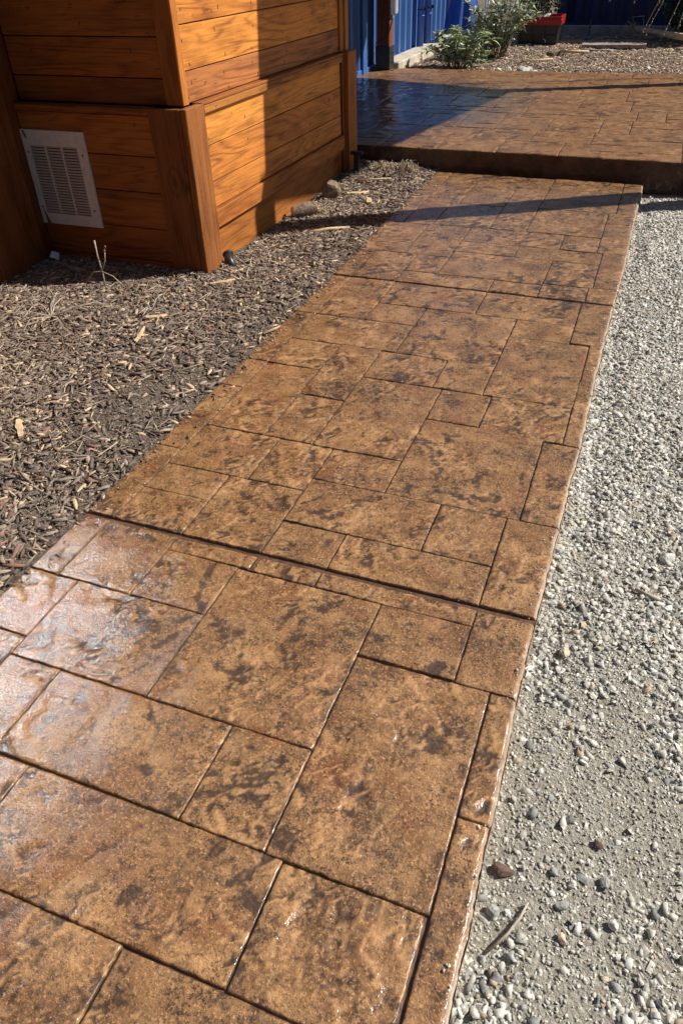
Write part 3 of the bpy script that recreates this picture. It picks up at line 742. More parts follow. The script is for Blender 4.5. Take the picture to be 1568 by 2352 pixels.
# skirt corner posts; left-face board carries shade in its darker tint
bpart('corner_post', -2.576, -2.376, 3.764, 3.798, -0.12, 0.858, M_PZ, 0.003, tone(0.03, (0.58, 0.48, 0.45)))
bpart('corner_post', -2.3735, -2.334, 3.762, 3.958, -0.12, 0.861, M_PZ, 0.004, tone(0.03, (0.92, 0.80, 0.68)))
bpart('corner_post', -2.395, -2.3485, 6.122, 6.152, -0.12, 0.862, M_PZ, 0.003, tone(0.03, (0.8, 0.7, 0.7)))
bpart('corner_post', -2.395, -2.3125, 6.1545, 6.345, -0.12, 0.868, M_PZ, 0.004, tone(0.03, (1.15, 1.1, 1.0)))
# left pier: wall facing the walkway, vertical boards, tall enough to hold a window
bpart('pier_core', -6.4, -3.505, 1.20, 3.80, -0.15, 3.45, M_DARK, 0)
yy = [3.702, 3.522, 3.28, 3.04, 2.80]
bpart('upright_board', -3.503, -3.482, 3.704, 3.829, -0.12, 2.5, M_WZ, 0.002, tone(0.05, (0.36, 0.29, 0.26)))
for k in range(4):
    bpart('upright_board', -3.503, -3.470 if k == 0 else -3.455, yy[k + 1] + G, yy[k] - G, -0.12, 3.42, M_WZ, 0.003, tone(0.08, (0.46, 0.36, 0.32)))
for k in range(6):
    y1 = 2.80 - k * 0.262
    bpart('upright_board', -3.503, -3.455, y1 - 0.262 + G, y1 - G, -0.12, 1.68, M_WZ, 0.003, tone(0.08, (0.8, 0.7, 0.65)))
bpart('upright_board', -3.503, -3.455, 1.228, 2.80, 2.67, 3.42, M_WZ, 0.003, tone(0.05))
wf = MB()
for a in ((1.26, 1.33, 1.69, 2.66), (2.70, 2.77, 1.69, 2.66)): wf.box(-3.5, -3.44, *a, 0.004)
for a in ((1.33, 2.70, 1.69, 1.75), (1.33, 2.70, 2.60, 2.66)): wf.box(-3.5, -3.443, *a, 0.004)
wfo = wf.obj('window', M_WHITE, bld); wfo.location = -bld.location
MB().box(-3.488, -3.470, 1.331, 2.699, 1.751, 2.599).obj('pane', M_PANE, wfo)
bpart('roof', -6.5, -3.40, 1.10, 3.86, 3.452, 3.52, M_STEEL, 0.004)
bpart('sky_block_roof', -3.44, -2.1, 2.98, 3.86, 2.606, 2.66, M_STEEL, 0.004)  # unseen roof added to keep sky light off the left face
bpart('roof', -6.5, -2.34, 3.865, 6.35, 2.606, 2.66, M_STEEL, 0.004)

# vent grille
vent = MB()
vx0, vx1, vz0, vz1 = -3.476, -3.034, 0.192, 0.722
sx0, sx1, sz0, sz1 = -3.432, -3.096, 0.256, 0.640
yf, yk = 3.762, 3.776
for a in ((vx0, sx0, vz0, vz1), (sx1, vx1, vz0, vz1), (sx0, sx1, vz0, sz0), (sx0, sx1, sz1, vz1)):
    vent.box(a[0], a[1], yf, yk, a[2], a[3])
cw = (sx1 - sx0 - 2 * 0.009) / 3
for c in (1, 2):
    a = sx0 + c * cw + (c - 1) * 0.009
    vent.box(a, a + 0.009, yf + 0.0005, yk, sz0, sz1)
vo = vent.obj('vent_grille', M_VENT, bld); vo.location = -bld.location; vo['label'] = 'pale grey enamel vent grille with rust marks'
MB().box(sx0, sx1, yk - 0.001, yk + 0.0015, sz0, sz1).obj('backing', M_DARK, vo)
pitch = (sz1 - sz0) / 24
lv = MB(); h0 = pitch
lv.add([(0, 0.0004, h0 * 0.98), (cw, 0.0004, h0 * 0.98), (cw, -0.003, h0 * 0.40), (0, -0.003, h0 * 0.40), (0, 0.010, h0 * 0.98), (cw, 0.010, h0 * 0.98), (cw, -0.0005, h0 * 0.36), (0, -0.0005, h0 * 0.36)],
       [(0, 1, 2, 3), (7, 6, 5, 4), (3, 2, 6, 7), (0, 4, 5, 1), (0, 3, 7, 4), (1, 5, 6, 2)])
lme = lv.mesh('louver', M_LOUVER)
for c in range(3):
    for k in range(24):
        link('louver', lme, vo, (sx0 + c * (cw + 0.009), yf + 0.003, sz0 + k * pitch))
sc = MB(); sc.tube([(0, 0, 0), (0, -0.002, 0), (0, -0.0032, 0)], [0.0062, 0.0062, 0.003], 10)
sme = sc.mesh('screw', M_RUST)
for x, z in ((-3.451, 0.60), (-3.064, 0.60), (-3.451, 0.29), (-3.066, 0.29)): link('screw', sme, vo, (x, yf, z))
for pts, fc in (([(-3.452, yf - .0006, .285), (-3.447, yf - .0006, .285), (-3.44, yf - .0006, .255), (-3.414, yf - .0006, .193), (-3.444, yf - .0006, .193), (-3.449, yf - .0006, .235)], [(0, 1, 2, 5), (2, 3, 4, 5)]),
                ([(-3.466, yf - .0006, .719), (-3.448, yf - .0006, .716), (-3.440, yf - .0006, .69), (-3.441, yf - .0006, .665), (-3.452, yf - .0006, .682)], [(0, 1, 2, 3, 4)])):
    MB().add(pts, fc).obj('rust_streak', M_RUST, vo)
# nail marks in the boards
nm = MB(); r2 = random.Random(9)
def nail(x, y, z, ax):
    a = r2.uniform(.006, .011); w = .0026
    if ax == 'x': nm.box(x - .0004, x + .0009, y - w, y + w, z - a, z + a)
    else: nm.box(x - w, x + w, y - .0009, y + .0004, z - a, z + a)
for za, zb in ((0.868, 1.018), (1.018, 1.224), (1.224, 1.43)):
    for y in (3.90, 4.30, 4.72, 5.15, 5.6, 6.05):
        for q in (0.22, 0.75): nail(-2.3838, y + r2.uniform(-.06, .06), za + (zb - za) * q + r2.uniform(-.02, .02), 'x')
for za, zb in ((0.443, 0.637), (0.637, 0.806)):
    for y in (4.0, 4.5, 5.0, 5.5, 6.0): nail(-2.3618, y + r2.uniform(-.05, .05), za + (zb - za) * r2.uniform(.2, .8), 'x')
for za, zb in ((0.99, 1.177), (1.177, 1.365), (0.612, 0.82), (0.418, 0.612)):
    for x in (-3.3, -2.95, -2.68): nail(x + r2.uniform(-.05, .05), 3.8308 if za > .85 else 3.7778, za + (zb - za) * r2.uniform(.2, .8), 'y')
no = nm.obj('nail_marks', M_BLACK, bld); no.location = -bld.location; no['kind'] = 'stuff'

# ================================================================== CONTAINERS BEHIND THE PATIO
def corrugated(axis, a0, a1, z0, z1, face, depth, pitch, sgn):
    """trapezoid profile along one axis; face = coordinate of the outer skin, depth goes inward"""
    pts = []; a = a0
    while a < a1:
        for da, d in ((0, 0), (pitch * .26, 0), (pitch * .50, depth), (pitch * .76, depth)): pts.append((a + da, d))
        a += pitch
    v, f = [], []
    for p, d in pts:
        for z in (z0, z1):
            v.append((face - sgn * d, p, z) if axis == 'y' else (p, face - sgn * d, z))
    for i in range(len(pts) - 1): f.append((2 * i, 2 * i + 2, 2 * i + 3, 2 * i + 1))
    return v, f
c1 = empty('shipping_container', (-4.9, 11.5, 0.18), 'sunlit blue corrugated container wall behind the wooden post', 'container')
def world_child(mb, name, mat, root, smooth=False):
    o = mb.obj(name, mat, root, smooth); o.location = -root.location; return o
b = MB(); v, f = corrugated('y', 7.45, 16.6, 0.20, 2.62, -3.72, 0.075, 0.285, 1); b.add(v, f); world_child(b, 'corrugated_wall', M_BLUE, c1)
b = MB(); b.box(-3.80, -3.70, 7.4, 16.7, 0.13, 0.205, .006); world_child(b, 'bottom_rail', M_BLUE, c1)
b = MB(); b.box(-3.80, -3.70, 7.4, 16.7, 2.62, 2.72, .006); world_child(b, 'top_rail', M_BLUE, c1)
b = MB(); b.box(-6.1, -3.81, 7.4, 16.7, 0.15, 2.70); world_child(b, 'container_body', M_BLUE, c1)
b = MB(); b.box(-3.86, -3.68, 10.36, 10.50, 0.13, 2.72, .006); world_child(b, 'corner_column', M_BLUE, c1)
sill = empty('concrete_sill', (-3.5, 12.5, 0), 'pale concrete footing ledge along the foot of the sunlit blue container', 'footing')
b = MB(); b.box(-3.70, -3.42, 11.06, 16.6, -0.1, 0.215, .012); world_child(b, 'footing', M_CONC, sill)
for (y, lab) in ((12.86, 'left one of the two blue pipes strapped to the container'), (13.28, 'right one of the two blue pipes strapped to the container')):
    p = empty('wall_pipe', (-3.645, y, 0.216), lab, 'pipe', 'pipes on the sunlit container')
    MB().tube([(0, 0, 0), (0, 0, 2.3)], 0.052, 14).obj('pipe', M_PIPE, p, True)
    MB().tube([(0, 0, .385), (0, 0, .40)], 0.057, 14).obj('coupling', M_PIPE, p, True)
    MB().tube([(0, 0, .46), (0, 0, .475)], 0.056, 14).obj('strap', M_BLACK, p)
    MB().box(.04, .085, -.008, .008, .455, .50, .002).obj('clip', M_BLACK, p)

c2 = empty('shipping_container', (1.5, 17.2, 0.25), 'dark navy corrugated container standing in the shade behind the garden bed', 'container')
b = MB(); v, f = corrugated('x', -2.0, 7.5, 0.28, 2.85, 15.98, 0.05, 0.285, -1); b.add(v, f); world_child(b, 'corrugated_wall', M_NAVY, c2)
b = MB(); b.box(-2.0, 7.6, 15.94, 16.05, 0.25, 0.285, .005); world_child(b, 'bottom_rail', M_NAVY, c2)
b = MB(); b.box(-2.0, 7.6, 16.06, 18.4, 0.26, 2.90); world_child(b, 'container_body', M_NAVY, c2)
b = MB(); b.box(-2.03, -1.86, 15.93, 16.08, 0.25, 2.90, .006); world_child(b, 'corner_column', M_NAVY, c2)
kb = empty('concrete_kerb', (0.5, 15.9, 0), 'long grey concrete kerb under the dark navy container', 'kerb')
for k in range(5):
    b = MB(); b.box(-2.0 + k * 1.9 + .004, -0.1 + k * 1.9 - .004, 15.84, 16.4, -0.1, 0.248, .012); world_child(b, 'kerb_stone', mat_simple('kerb_concrete', (0.30, 0.27, 0.25), 0.9, var=0.25, scale=7, bump=.4) if k == 0 else bpy.data.materials['kerb_concrete'], kb)

# wooden post with steel shoe
post = empty('wooden_post', (-3.555, 10.86, PZ), 'dark brown timber post in a black steel shoe at the patio corner', 'post')
o = MB().box(-.088, .088, -.088, .088, 0.02, 3.4, .006).obj('timber', M_DZ, post)
sh = MB(); sh.box(-.098, .098, -.098, .098, .004, .275, .003); sh.box(-.15, .15, -.115, .115, -.004, .005, .001)
so_ = sh.obj('steel_shoe', M_STEEL, post)
bo = MB(); bo.tube([(0, 0, 0), (.008, 0, 0), (.010, 0, 0)], [.010, .010, .006], 8); bme = bo.mesh('bolt', M_STEEL)
for z in (.09, .20):
    for y in (-.04, .04): link('bolt', bme, so_, (.098, y, z))
bx = MB(); bx.box(.089, .16, -.06, .05, .62, .82, .012)
m = NT('clear_plastic'); M_CLEAR = m.p(col=(0.80, 0.82, 0.84), rough=0.25, trans=0.55)
jb = bx.obj('junction_box', M_CLEAR, None); recenter(jb); jb.data.update()
jb.location = (-3.555 + .125, 10.855, PZ + .62); tag(jb, 'clear plastic weather box hanging on the right side of the timber post', 'cover')
wr = MB()
wr.tube([(-3.42, 10.80, .78), (-3.45, 10.76, .66), (-3.47, 10.755, .56), (-3.56, 10.757, .50), (-3.645, 10.757, .47), (-3.66, 10.77, .44), (-3.652, 10.78, .40)], .0055, 6)
wr.tube([(-3.425, 10.82, .78), (-3.44, 10.79, .68), (-3.455, 10.755, .60), (-3.49, 10.755, .54)], .004, 6)
recenter(wr.obj('loose_wire', M_BLACK, None, True)); o = bpy.context.scene.objects['loose_wire']; tag(o, 'thin black wire looping from the plastic cover across the timber post', 'wire')

# ------------------------------------------------------------------ shade sail on two masts (right of the frame): throws the dark triangle and the two bars
PA = np.array([-1.586, 9.50, PZ]); TA = PA + SUN * 4.85
WB = np.array([-2.362, 4.66, .15]); TB = WB + SUN * ((0.85 + 2.362) / SUN[0])
TC = TB + 2.68 * np.array([0, .14, 1]) - 4 * SUN
TD = PA + 1.8 * np.array([-2.09, .64, 0]) + SUN * 4.85
sail = MB(); n = 10
for i in range(n + 1):
    for j in range(n + 1):
        u, v_ = i / n, j / n
        p = (TA * (1 - u) + TB * u) * (1 - v_) + (TD * (1 - u) + TC * u) * v_
        p[2] -= 0.22 * math.sin(math.pi * u) * math.sin(math.pi * v_)
        sail.v.append(tuple(p))
for i in range(n):
    for j in range(n):
        a = i * (n + 1) + j; sail.f.append((a, a + 1, a + n + 2, a + n + 1))
M_SAIL = mat_simple('charcoal_sail_cloth', (0.05, 0.05, 0.055), 0.8, var=0.1)
so2 = sail.obj('shade_sail', M_SAIL, None, True); recenter(so2); tag(so2, 'charcoal shade sail stretched above the patio, casting the dark triangle', 'shade sail')
md = so2.modifiers.new('thick', 'SOLIDIFY'); md.thickness = 0.006
def mast(base, top, w, lab):
    o = empty('sail_mast', base, lab, 'mast', 'masts of the shade sail')
    d = Vector(top) - Vector(base)
    MB().tube([(0, 0, 0), tuple(d)], [w * .707, w * .707], 4).obj('timber', M_DZ, o)
    MB().box(-.14, .14, -.14, .14, 0.0, .012, .002).obj('base_plate', M_STEEL, o)
mast((TB[0], TB[1] + 0.02, PZ), TB + np.array([0, 0, .08]), .20, 'timber mast at the front edge of the patio holding the shade sail')
mast((1.62, 10.90, PZ), TA + np.array([0, 0, .08]), .17, 'timber mast at the back of the patio holding the shade sail')
K1, K2 = np.array([-1.886, 10.0, PZ]), np.array([.192, 10.774, PZ])
cb = MB(); cb.tube([tuple(K1 + (K2 - K1) * t + SUN * (4.6 + .12 * (t - 1.2) ** 2)) for t in np.linspace(-.5, 3.2, 14)], .018, 6)
tag(recenter(cb.obj('overhead_cable', M_BLACK, None, True)), 'thin black cable strung above the patio near the sail', 'cable')

# ================================================================== PLANTS
def leaf_mesh(L, Wd, mat, fold=0.25, droop=0.2):
    b = MB(); st = [(0, .06), (.18, .62), (.42, 1.0), (.70, .82), (.90, .38), (1.0, .02)]
    for t, w in st:
        z = -droop * L * t * t
        for s_ in (-1, 0, 1): b.v.append((t * L, s_ * w * Wd / 2, z + (abs(s_) * w * Wd / 2 * fold)))
    for i in range(len(st) - 1):
        for s_ in (0, 1): a = 3 * i + s_; b.f.append((a, a + 3, a + 4, a + 1))
    return b.mesh('leaf', mat, True, False)
LV = [leaf_mesh(.10, .034, M_LEAF, .3, .25), leaf_mesh(.12, .036, M_LEAF, .5, .45), leaf_mesh(.085, .034, M_LEAF, .15, .1), leaf_mesh(.11, .026, M_LEAF, .9, .3)]
def leaf_rot(d, roll):
    q = Vector(d).to_track_quat('X', 'Z'); return (q @ Vector((1, 0, 0)).rotation_difference(Vector((1, 0, 0)))).to_euler() if not roll else (q.to_matrix() @ Matrix.Rotation(roll, 3, 'X')).to_euler()
def shrub(base, stems, label, seed, nmax):
    r = random.Random(seed)
    root = empty('leafy_shrub', base, label, 'shrub')
    sb = MB(); cnt = 0
    extra_v, extra_f = [], []
    spots = []
    for tip in stems:
        tip = Vector(tip); mid = tip * .5 + Vector((r.uniform(-.05, .05), r.uniform(-.05, .05), .04))
        st0 = Vector((tip.x * .25 + r.uniform(-.05, .05), tip.y * .25 + r.uniform(-.05, .05), 0))
        pts = [st0, st0.lerp(mid, .5), mid, mid.lerp(tip, .5) + Vector((0, 0, .02)), tip]
        sb.tube(pts, [.007, .006, .005, .004, .003], 5, False)
        for k in range(r.randint(16, 22)):
            t = r.uniform(.30, 1.0) ** .7
            i = min(3, int(t * 4)); p = pts[i].lerp(pts[i + 1], t * 4 - i)
            a = r.uniform(0, 6.283); up = r.uniform(-.5, .7)
            spots.append((p, Vector((math.cos(a), math.sin(a), up)), r.uniform(-.7, .7), r.uniform(.7, 1.15)))
        for k in range(5):
            a = 1.257 * k + r.uniform(-.2, .2); spots.append((tip, Vector((math.cos(a), math.sin(a), r.uniform(.1, .8))), r.uniform(-.5, .5), r.uniform(.75, 1.1)))
    sb.obj('stem', M_STEM, root, True)
    r.shuffle(spots); spots.sort(key=lambda q: q[0].y)      # the nearest leaves are singles, those behind them one mesh
    for p, d, roll, s_ in spots[:nmax]:
        o = link('leaf', r.choice(LV), root, p); o.rotation_euler = leaf_rot(d, roll + .001); o.scale = (s_,) * 3
    b = MB()
    for p, d, roll, s_ in spots[nmax:]:
        me = r.choice(LV); M = Matrix.Translation(p) @ leaf_rot(d, roll + .001).to_matrix().to_4x4() @ Matrix.Diagonal((s_, s_, s_, 1))
        b.add([M @ v.co for v in me.vertices], [tuple(f.vertices) for f in me.polygons])
    if b.v: o = link('foliage', b.mesh('foliage', M_LEAF, True, False), root); o['kind'] = 'stuff'
r = random.Random(2)
st1 = [(r.uniform(-.42, .42) , r.uniform(-.15, .4), r.uniform(.14, .46)) for _ in range(34)] + [(-.45, .1, .22), (-.30, .30, .40), (.42, 0, .10), (.3, -.05, .12)]
shrub((-2.72, 11.38, .10), st1, 'low bushy shrub with pale green leaves beside the timber post and concrete footing', 3, 150)
st2 = [(r.uniform(-.45, .45), r.uniform(-.2, .4), r.uniform(.26, .78)) for _ in range(38)] + [(.38, .1, .72), (.55, 0, .55), (.30, .1, .85), (.48, .05, .66), (-.3, 0, .62), (.2, .1, .95), (.42, .1, .9), (-.05, .1, .8), (.55, .1, .78), (.1, -.1, .7)]
shrub((-2.42, 12.55, .10), st2, 'taller pale green shrub behind the low one, reaching towards the red bin', 4, 150)

# dark evergreen shrub and hanging catkin branches at upper right
def foliage_cloud(name, mat, c, ext, n, L, seed, parent):
    r = np.random.default_rng(seed)
    d = r.normal(0, 1, (n, 3)); d /= np.linalg.norm(d, axis=1)[:, None]
    P = np.array(c) + d * np.array(ext) * r.random(n)[:, None] ** .4
    V, Fc, C = scatter(np.array([(-.5, 0, 0), (0, -.5, .06), (.5, 0, 0), (0, .5, .06)]), np.array([(0, 1, 2, 3)]), P, np.stack([L * r.uniform(.7, 1.3, n), L * .32 * r.uniform(.7, 1.3, n), np.full(n, L)], 1), r.uniform(0, 6.28, n), r.normal(0, .8, (n, 2)), np.ones((n, 3)), 0, seed)
    o = link(name, fast_mesh(name, V, Fc, mat, False), parent); o['kind'] = 'stuff'; return o
ds = empty('evergreen_shrub', (0.25, 15.0, .10), 'dark evergreen shrub in shade in front of the navy container', 'shrub')
b = MB()
for k in range(7):
    a = k * .9; b.tube([(0, 0, 0), (.15 * math.cos(a), .15 * math.sin(a), .4), (.35 * math.cos(a), .35 * math.sin(a), .95)], [.02, .014, .006], 6)
b.obj('stem', M_STEM, ds, True)
foliage_cloud('foliage', M_LEAFD, (0, 0, .68), (.58, .5, .62), 2600, .10, 61, ds)
cat = empty('catkin_branch', (0.1, 12.15, 1.5), 'pale hanging twigs with small buds dangling in front of the dark shrub', 'branch')
tips = [((-.10, 0, 0), (-.51, 0, -1.05)), ((-.06, .02, 0), (-.47, .02, -1.08)), ((.10, 0, 0), (-.27, 0, -1.12)), ((.16, 0, 0), (-.10, .02, -1.0)), ((-.3, .05, 0), (-.70, .05, -.72)), ((-.5, .05, 0), (-1.02, .05, -.70))]
b = MB(); bud = MB(); r = random.Random(8)
for p0, p1 in tips:
    p0, p1 = Vector(p0), Vector(p1); pts = [p0.lerp(p1, t) + Vector((r.uniform(-.012, .012), r.uniform(-.01, .01), .05 * math.sin(t * 3.1))) for t in np.linspace(0, 1, 8)]
    b.tube(pts, [.006, .0055, .005, .005, .004, .004, .003, .0025], 5)
    for k in range(12):
        t = r.uniform(.35, 1); i = min(6, int(t * 7)); p = pts[i].lerp(pts[i + 1], t * 7 - i) + Vector((r.uniform(-.012, .012), 0, r.uniform(-.01, .01)))
        bud.tube([p, p + Vector((r.uniform(-.008, .008), 0, -.009)), p + Vector((0, 0, -.018))], [.003, .008, .002], 5)
b.tube([(-.9, .1, .0), (-.3, .05, .10), (.2, 0, .08), (.9, .1, 0.2)], [.01, .013, .015, .02], 6)
b.tube([(.9, .1, .2), (1.5, .3, -.2), (1.7, .4, -1.45)], [.02, .03, .04], 6)
b.obj('twig', M_TWIG, cat, True); bud.obj('buds', M_STRAW, cat, True)['kind'] = 'stuff'

# unseen dark trees added around the camera to cut sky light and deepen shade
r = np.random.default_rng(91); n = 16000
a = r.uniform(RAD(72), RAD(318), n); rad = r.uniform(11.5, 15.0, n); hh_ = 6.2 + 1.2 * fbm(a * 3, a * 0, 2); z = hh_ * r.random(n) ** .8
V, Fc, C = scatter(np.array([(-.5, 0, 0), (0, -.5, .06), (.5, 0, 0), (0, .5, .06)]), np.array([(0, 1, 2, 3)]), np.stack([rad * np.sin(a), 2 + rad * np.cos(a), z - .1], 1), np.stack([r.uniform(.35, .8, n)] * 3, 1), r.uniform(0, 6.28, n), r.normal(0, 1.0, (n, 2)), np.ones((n, 3)), 0, 92)
tag(link('sky_block_trees', fast_mesh('sky_block_trees', V, Fc, M_LEAFD)), kind='stuff')

# ================================================================== THINGS IN THE GARDEN BED
bin_ = empty('planter_bin', (-2.07, 14.45, .10), 'black crate planter with a red rimmed tray on top', 'planter')
def tub(b, w, d, z0, z1, t=.03, taper=.02):
    w0, d0 = w / 2 - taper, d / 2 - taper; w1, d1 = w / 2, d / 2
    b.add([(-w0, -d0, z0), (w0, -d0, z0), (w0, d0, z0), (-w0, d0, z0), (-w1, -d1, z1), (w1, -d1, z1), (w1, d1, z1), (-w1, d1, z1), (-w1 + t, -d1 + t, z1), (w1 - t, -d1 + t, z1), (w1 - t, d1 - t, z1), (-w1 + t, d1 - t, z1), (-w0 + t, -d0 + t, z0 + .05), (w0 - t, -d0 + t, z0 + .05), (w0 - t, d0 - t, z0 + .05), (-w0 + t, d0 - t, z0 + .05)],
          [(0, 1, 5, 4), (1, 2, 6, 5), (2, 3, 7, 6), (3, 0, 4, 7), (4, 5, 9, 8), (5, 6, 10, 9), (6, 7, 11, 10), (7, 4, 8, 11), (8, 9, 13, 12), (9, 10, 14, 13), (10, 11, 15, 14), (11, 8, 12, 15), (12, 13, 14, 15), (3, 2, 1, 0)])
b = MB(); tub(b, .64, .50, 0, .285); b.obj('lower_crate', M_BLACK, bin_)
b = MB()
for x in (-.30, -.10, .10, .30): b.box(x - .012, x + .012, -.262, -.247, .02, .275, .003)
b.box(-.31, .31, -.264, -.247, .135, .155, .003); b.obj('crate_rib', M_BLACK, bin_)
b = MB(); tub(b, .70, .56, .285, .40, .035, .0); b.box(-.36, .36, -.292, -.278, .30, .365, .004); b.obj('red_tray', M_RED, bin_)
b = MB(); b.tube([(.10, -.262, .10), (.135, -.275, .085), (.14, -.275, .05)], .006, 6); b.obj('hook', M_WHITE, bin_)
pw = MB()
for k in range(5):
    for j in range(3): pw.v.append((-.16 + .08 * k, -.20 + .10 * j, .385 + .035 * math.sin(k * 1.9 + j) + .015 * j))
for k in range(4):
    for j in range(2): a = k * 3 + j; pw.f.append((a, a + 3, a + 4, a + 1))
po = pw.obj('paper_sheet', M_WHITE, None); po.data.update(); po.location = (-2.07, 14.45, .10)
tag(po, 'crumpled white paper lying in the red tray', 'paper')
bp = empty('potted_bush', (-2.12, 14.55, .45), 'dark leafy bush growing out of the red rimmed bin', 'bush')
b = MB()
for k in range(6): b.tube([(0, 0, -.28), (.08 * math.cos(k), .08 * math.sin(k), .1), (.2 * math.cos(k), .18 * math.sin(k), .5)], [.012, .009, .004], 5)
b.obj('stem', M_STEM, bp, True); foliage_cloud('foliage', M_LEAFD, (0, .02, .40), (.42, .34, .40), 1700, .08, 71, bp)

# blue tarp hanging like a closed parasol and a white folding frame behind the shrub
b = MB(); n = 28; rows = 9
for j in range(rows):
    t = j / (rows - 1); z = 1.25 - t * .98
    for k in range(n):
        a = 2 * math.pi * k / n; rad = (.03 + .23 * t ** .8) * (1 + .20 * t * math.sin(a * 7) + .08 * t * math.sin(a * 3 + 1))
        b.v.append((rad * math.cos(a), rad * math.sin(a), z))
for j in range(rows - 1):
    for k in range(n): b.f.append((j * n + k, j * n + (k + 1) % n, (j + 1) * n + (k + 1) % n, (j + 1) * n + k))
b.f.append(tuple(range(n)))
ub = empty('closed_parasol', (-3.22, 13.75, .10), 'furled royal blue parasol cover standing behind the shrubs', 'parasol')
b.obj('canopy', M_TARP, ub, True); MB().tube([(0, 0, 0), (0, 0, 1.5)], .02, 8).obj('pole', M_STEEL, ub, True); MB().box(-.18, .18, -.18, .18, -.02, .05, .01).obj('base', M_BLACK, ub)
fr = empty('folding_frame', (-2.66, 13.95, .10), 'white painted folding chair frame leaning behind the shrub', 'chair')
for x in (-.24, -.02, .24):
    MB().tube([(x - .04, -.06, 0), (x + .10, .10, 1.1)], .018, 8).obj('front_leg', M_WHITE, fr, True)
for x in (-.28, .2):
    MB().tube([(x, .20, 0), (x + .02, .12, 1.1)], .016, 8).obj('back_leg', M_WHITE, fr, True)
for z in (.25, .55, .85): MB().box(-.26 + z * .10, .26 + z * .10, -.05 + z * .14, -.02 + z * .14, z - .02, z + .02, .004).obj('cross_bar', M_WHITE, fr)

def rock(name, loc, size, mat, label, seed, cat='rock', sub=2, group=None, parent=None):
    import bmesh
    bm = bmesh.new(); bmesh.ops.create_icosphere(bm, subdivisions=sub, radius=.5)
    r = random.Random(seed); ph = r.uniform(0, 50)
    planes = [(Vector((r.gauss(0, 1), r.gauss(0, 1), r.gauss(0, 1))).normalized(), r.uniform(.28, .44)) for _ in range(9)]
    for v in bm.verts:
        for nrm, d in planes:
            e = v.co.dot(nrm) - d
            if e > 0: v.co -= nrm * e
        v.co *= 1 + .05 * float(perlin(np.array(v.co.x * 5 + ph), np.array(v.co.y * 5 + v.co.z * 4)))
        v.co = Vector((v.co.x * size[0], v.co.y * size[1], (v.co.z + .34) * size[2]))
    me = bpy.data.meshes.new(name); bm.to_mesh(me); bm.free(); me.materials.append(mat)
    o = link(name, me, parent, loc); o.rotation_euler = (r.uniform(-.1, .1), r.uniform(-.1, .1), r.uniform(0, 6.28))
    if label: tag(o, label, cat, group)
    return o
hf = lambda x, y: float(h_far(np.array(x), np.array(y)))
for x, y, s_, lab in ((-1.77, 11.22, (.20, .15, .13), 'largest white rock on the back edge of the patio'), (-1.62, 11.20, (.16, .12, .07), 'low rounded white rock just right of the largest white rock'),
                      (-1.98, 11.24, (.11, .10, .11), 'upright pale rock just left of the largest white rock'), (-2.10, 11.22, (.12, .10, .07), 'small flat pale rock beside the low shrub at the patio edge'),
                      (-1.70, 11.34, (.10, .09, .12), 'small pointed pale rock behind the largest white rock'), (-1.17, 11.14, (.09, .08, .07), 'single small white rock alone on the patio back edge'),
                      (-.25, 11.75, (.12, .09, .06), 'white rock lying alone in the sunny mulch')):
    rock('garden_rock', (x, y, hf(x, y) - .02), s_, M_ROCKW, lab, int((x + 9) * 100), 'rock', 2, 'white rocks in the garden bed')
def board(name, loc, L, Wd, T, yaw, mat, label, cat, tilt=0.0, seed=1, jag=.01, group=None):
    r = random.Random(seed); n = 8; b = MB()
    for i in range(n + 1):
        x = -L / 2 + L * i / n; e = .55 + .45 * math.sin(math.pi * min(1, max(0, (i + .6) / (n + 1.2)))) if jag else 1
        y0, y1 = -Wd / 2 * e + r.uniform(-jag, jag), Wd / 2 * e + r.uniform(-jag, jag)
        zt = T + r.uniform(-.15, .15) * T
        b.v += [(x, y0, 0), (x, y1, 0), (x, y1 * .96, zt), (x, y0 * .96, zt * .9)]
    for i in range(n):
        for k in range(4): b.f.append((4 * i + k, 4 * i + (k + 1) % 4, 4 * i + 4 + (k + 1) % 4, 4 * i + 4 + k))
    b.f += [(3, 2, 1, 0), (4 * n, 4 * n + 1, 4 * n + 2, 4 * n + 3)]
    o = b.obj(name, mat, None); o.location = loc; o.rotation_euler = (0, tilt, yaw); tag(o, label, cat, group); return o
M_DRIFT = mat_simple('grey_driftwood', (0.30, 0.24, 0.20), 0.85, var=0.4, scale=18, bump=.8, bscale=35)
board('wood_slab', (-.86, 14.05, .115), .95, .30, .05, .05, M_DRIFT, 'broad grey split slab of wood lying in the shade by the round stake', 'wood', 0, 3, .02)
board('wood_slab', (-1.15, 14.62, .115), 1.5, .09, .03, .12, M_DRIFT, 'long thin grey plank lying in the shade below the kerb', 'plank', 0, 4, .006)
board('wood_slab', (-1.0, 13.55, .105), .5, .06, .03, -.05, M_DRIFT, 'short brown splinter at the edge of the sunny mulch', 'wood', 0, 5, .01)
st = empty('round_stake', (-.62, 15.3, .15), 'round tan wooden stake lying across the shade with frayed rope end', 'stake')
b = MB(); b.tube([(0, 0, .10), (.55, -.80, .09), (1.2, -1.75, .10)], .045, 10); b.obj('pole', M_CUT, st, True)
b = MB(); r = random.Random(12)
for k in range(22):
    p = Vector((r.uniform(-.14, .03), r.uniform(-.05, .1), r.uniform(.03, .14))); b.tube([p, p + Vector((r.uniform(-.07, .07), r.uniform(-.05, .05), r.uniform(-.02, .06))), p + Vector((r.uniform(-.1, .1), 0, r.uniform(-.02, .10)))], .006, 4)
b.tube([(-.02, 0, .13), (-.10, 0, .26), (.08, -.02, .28), (.10, -.05, .14)], .006, 5); b.obj('frayed_rope', M_STRAW, st)
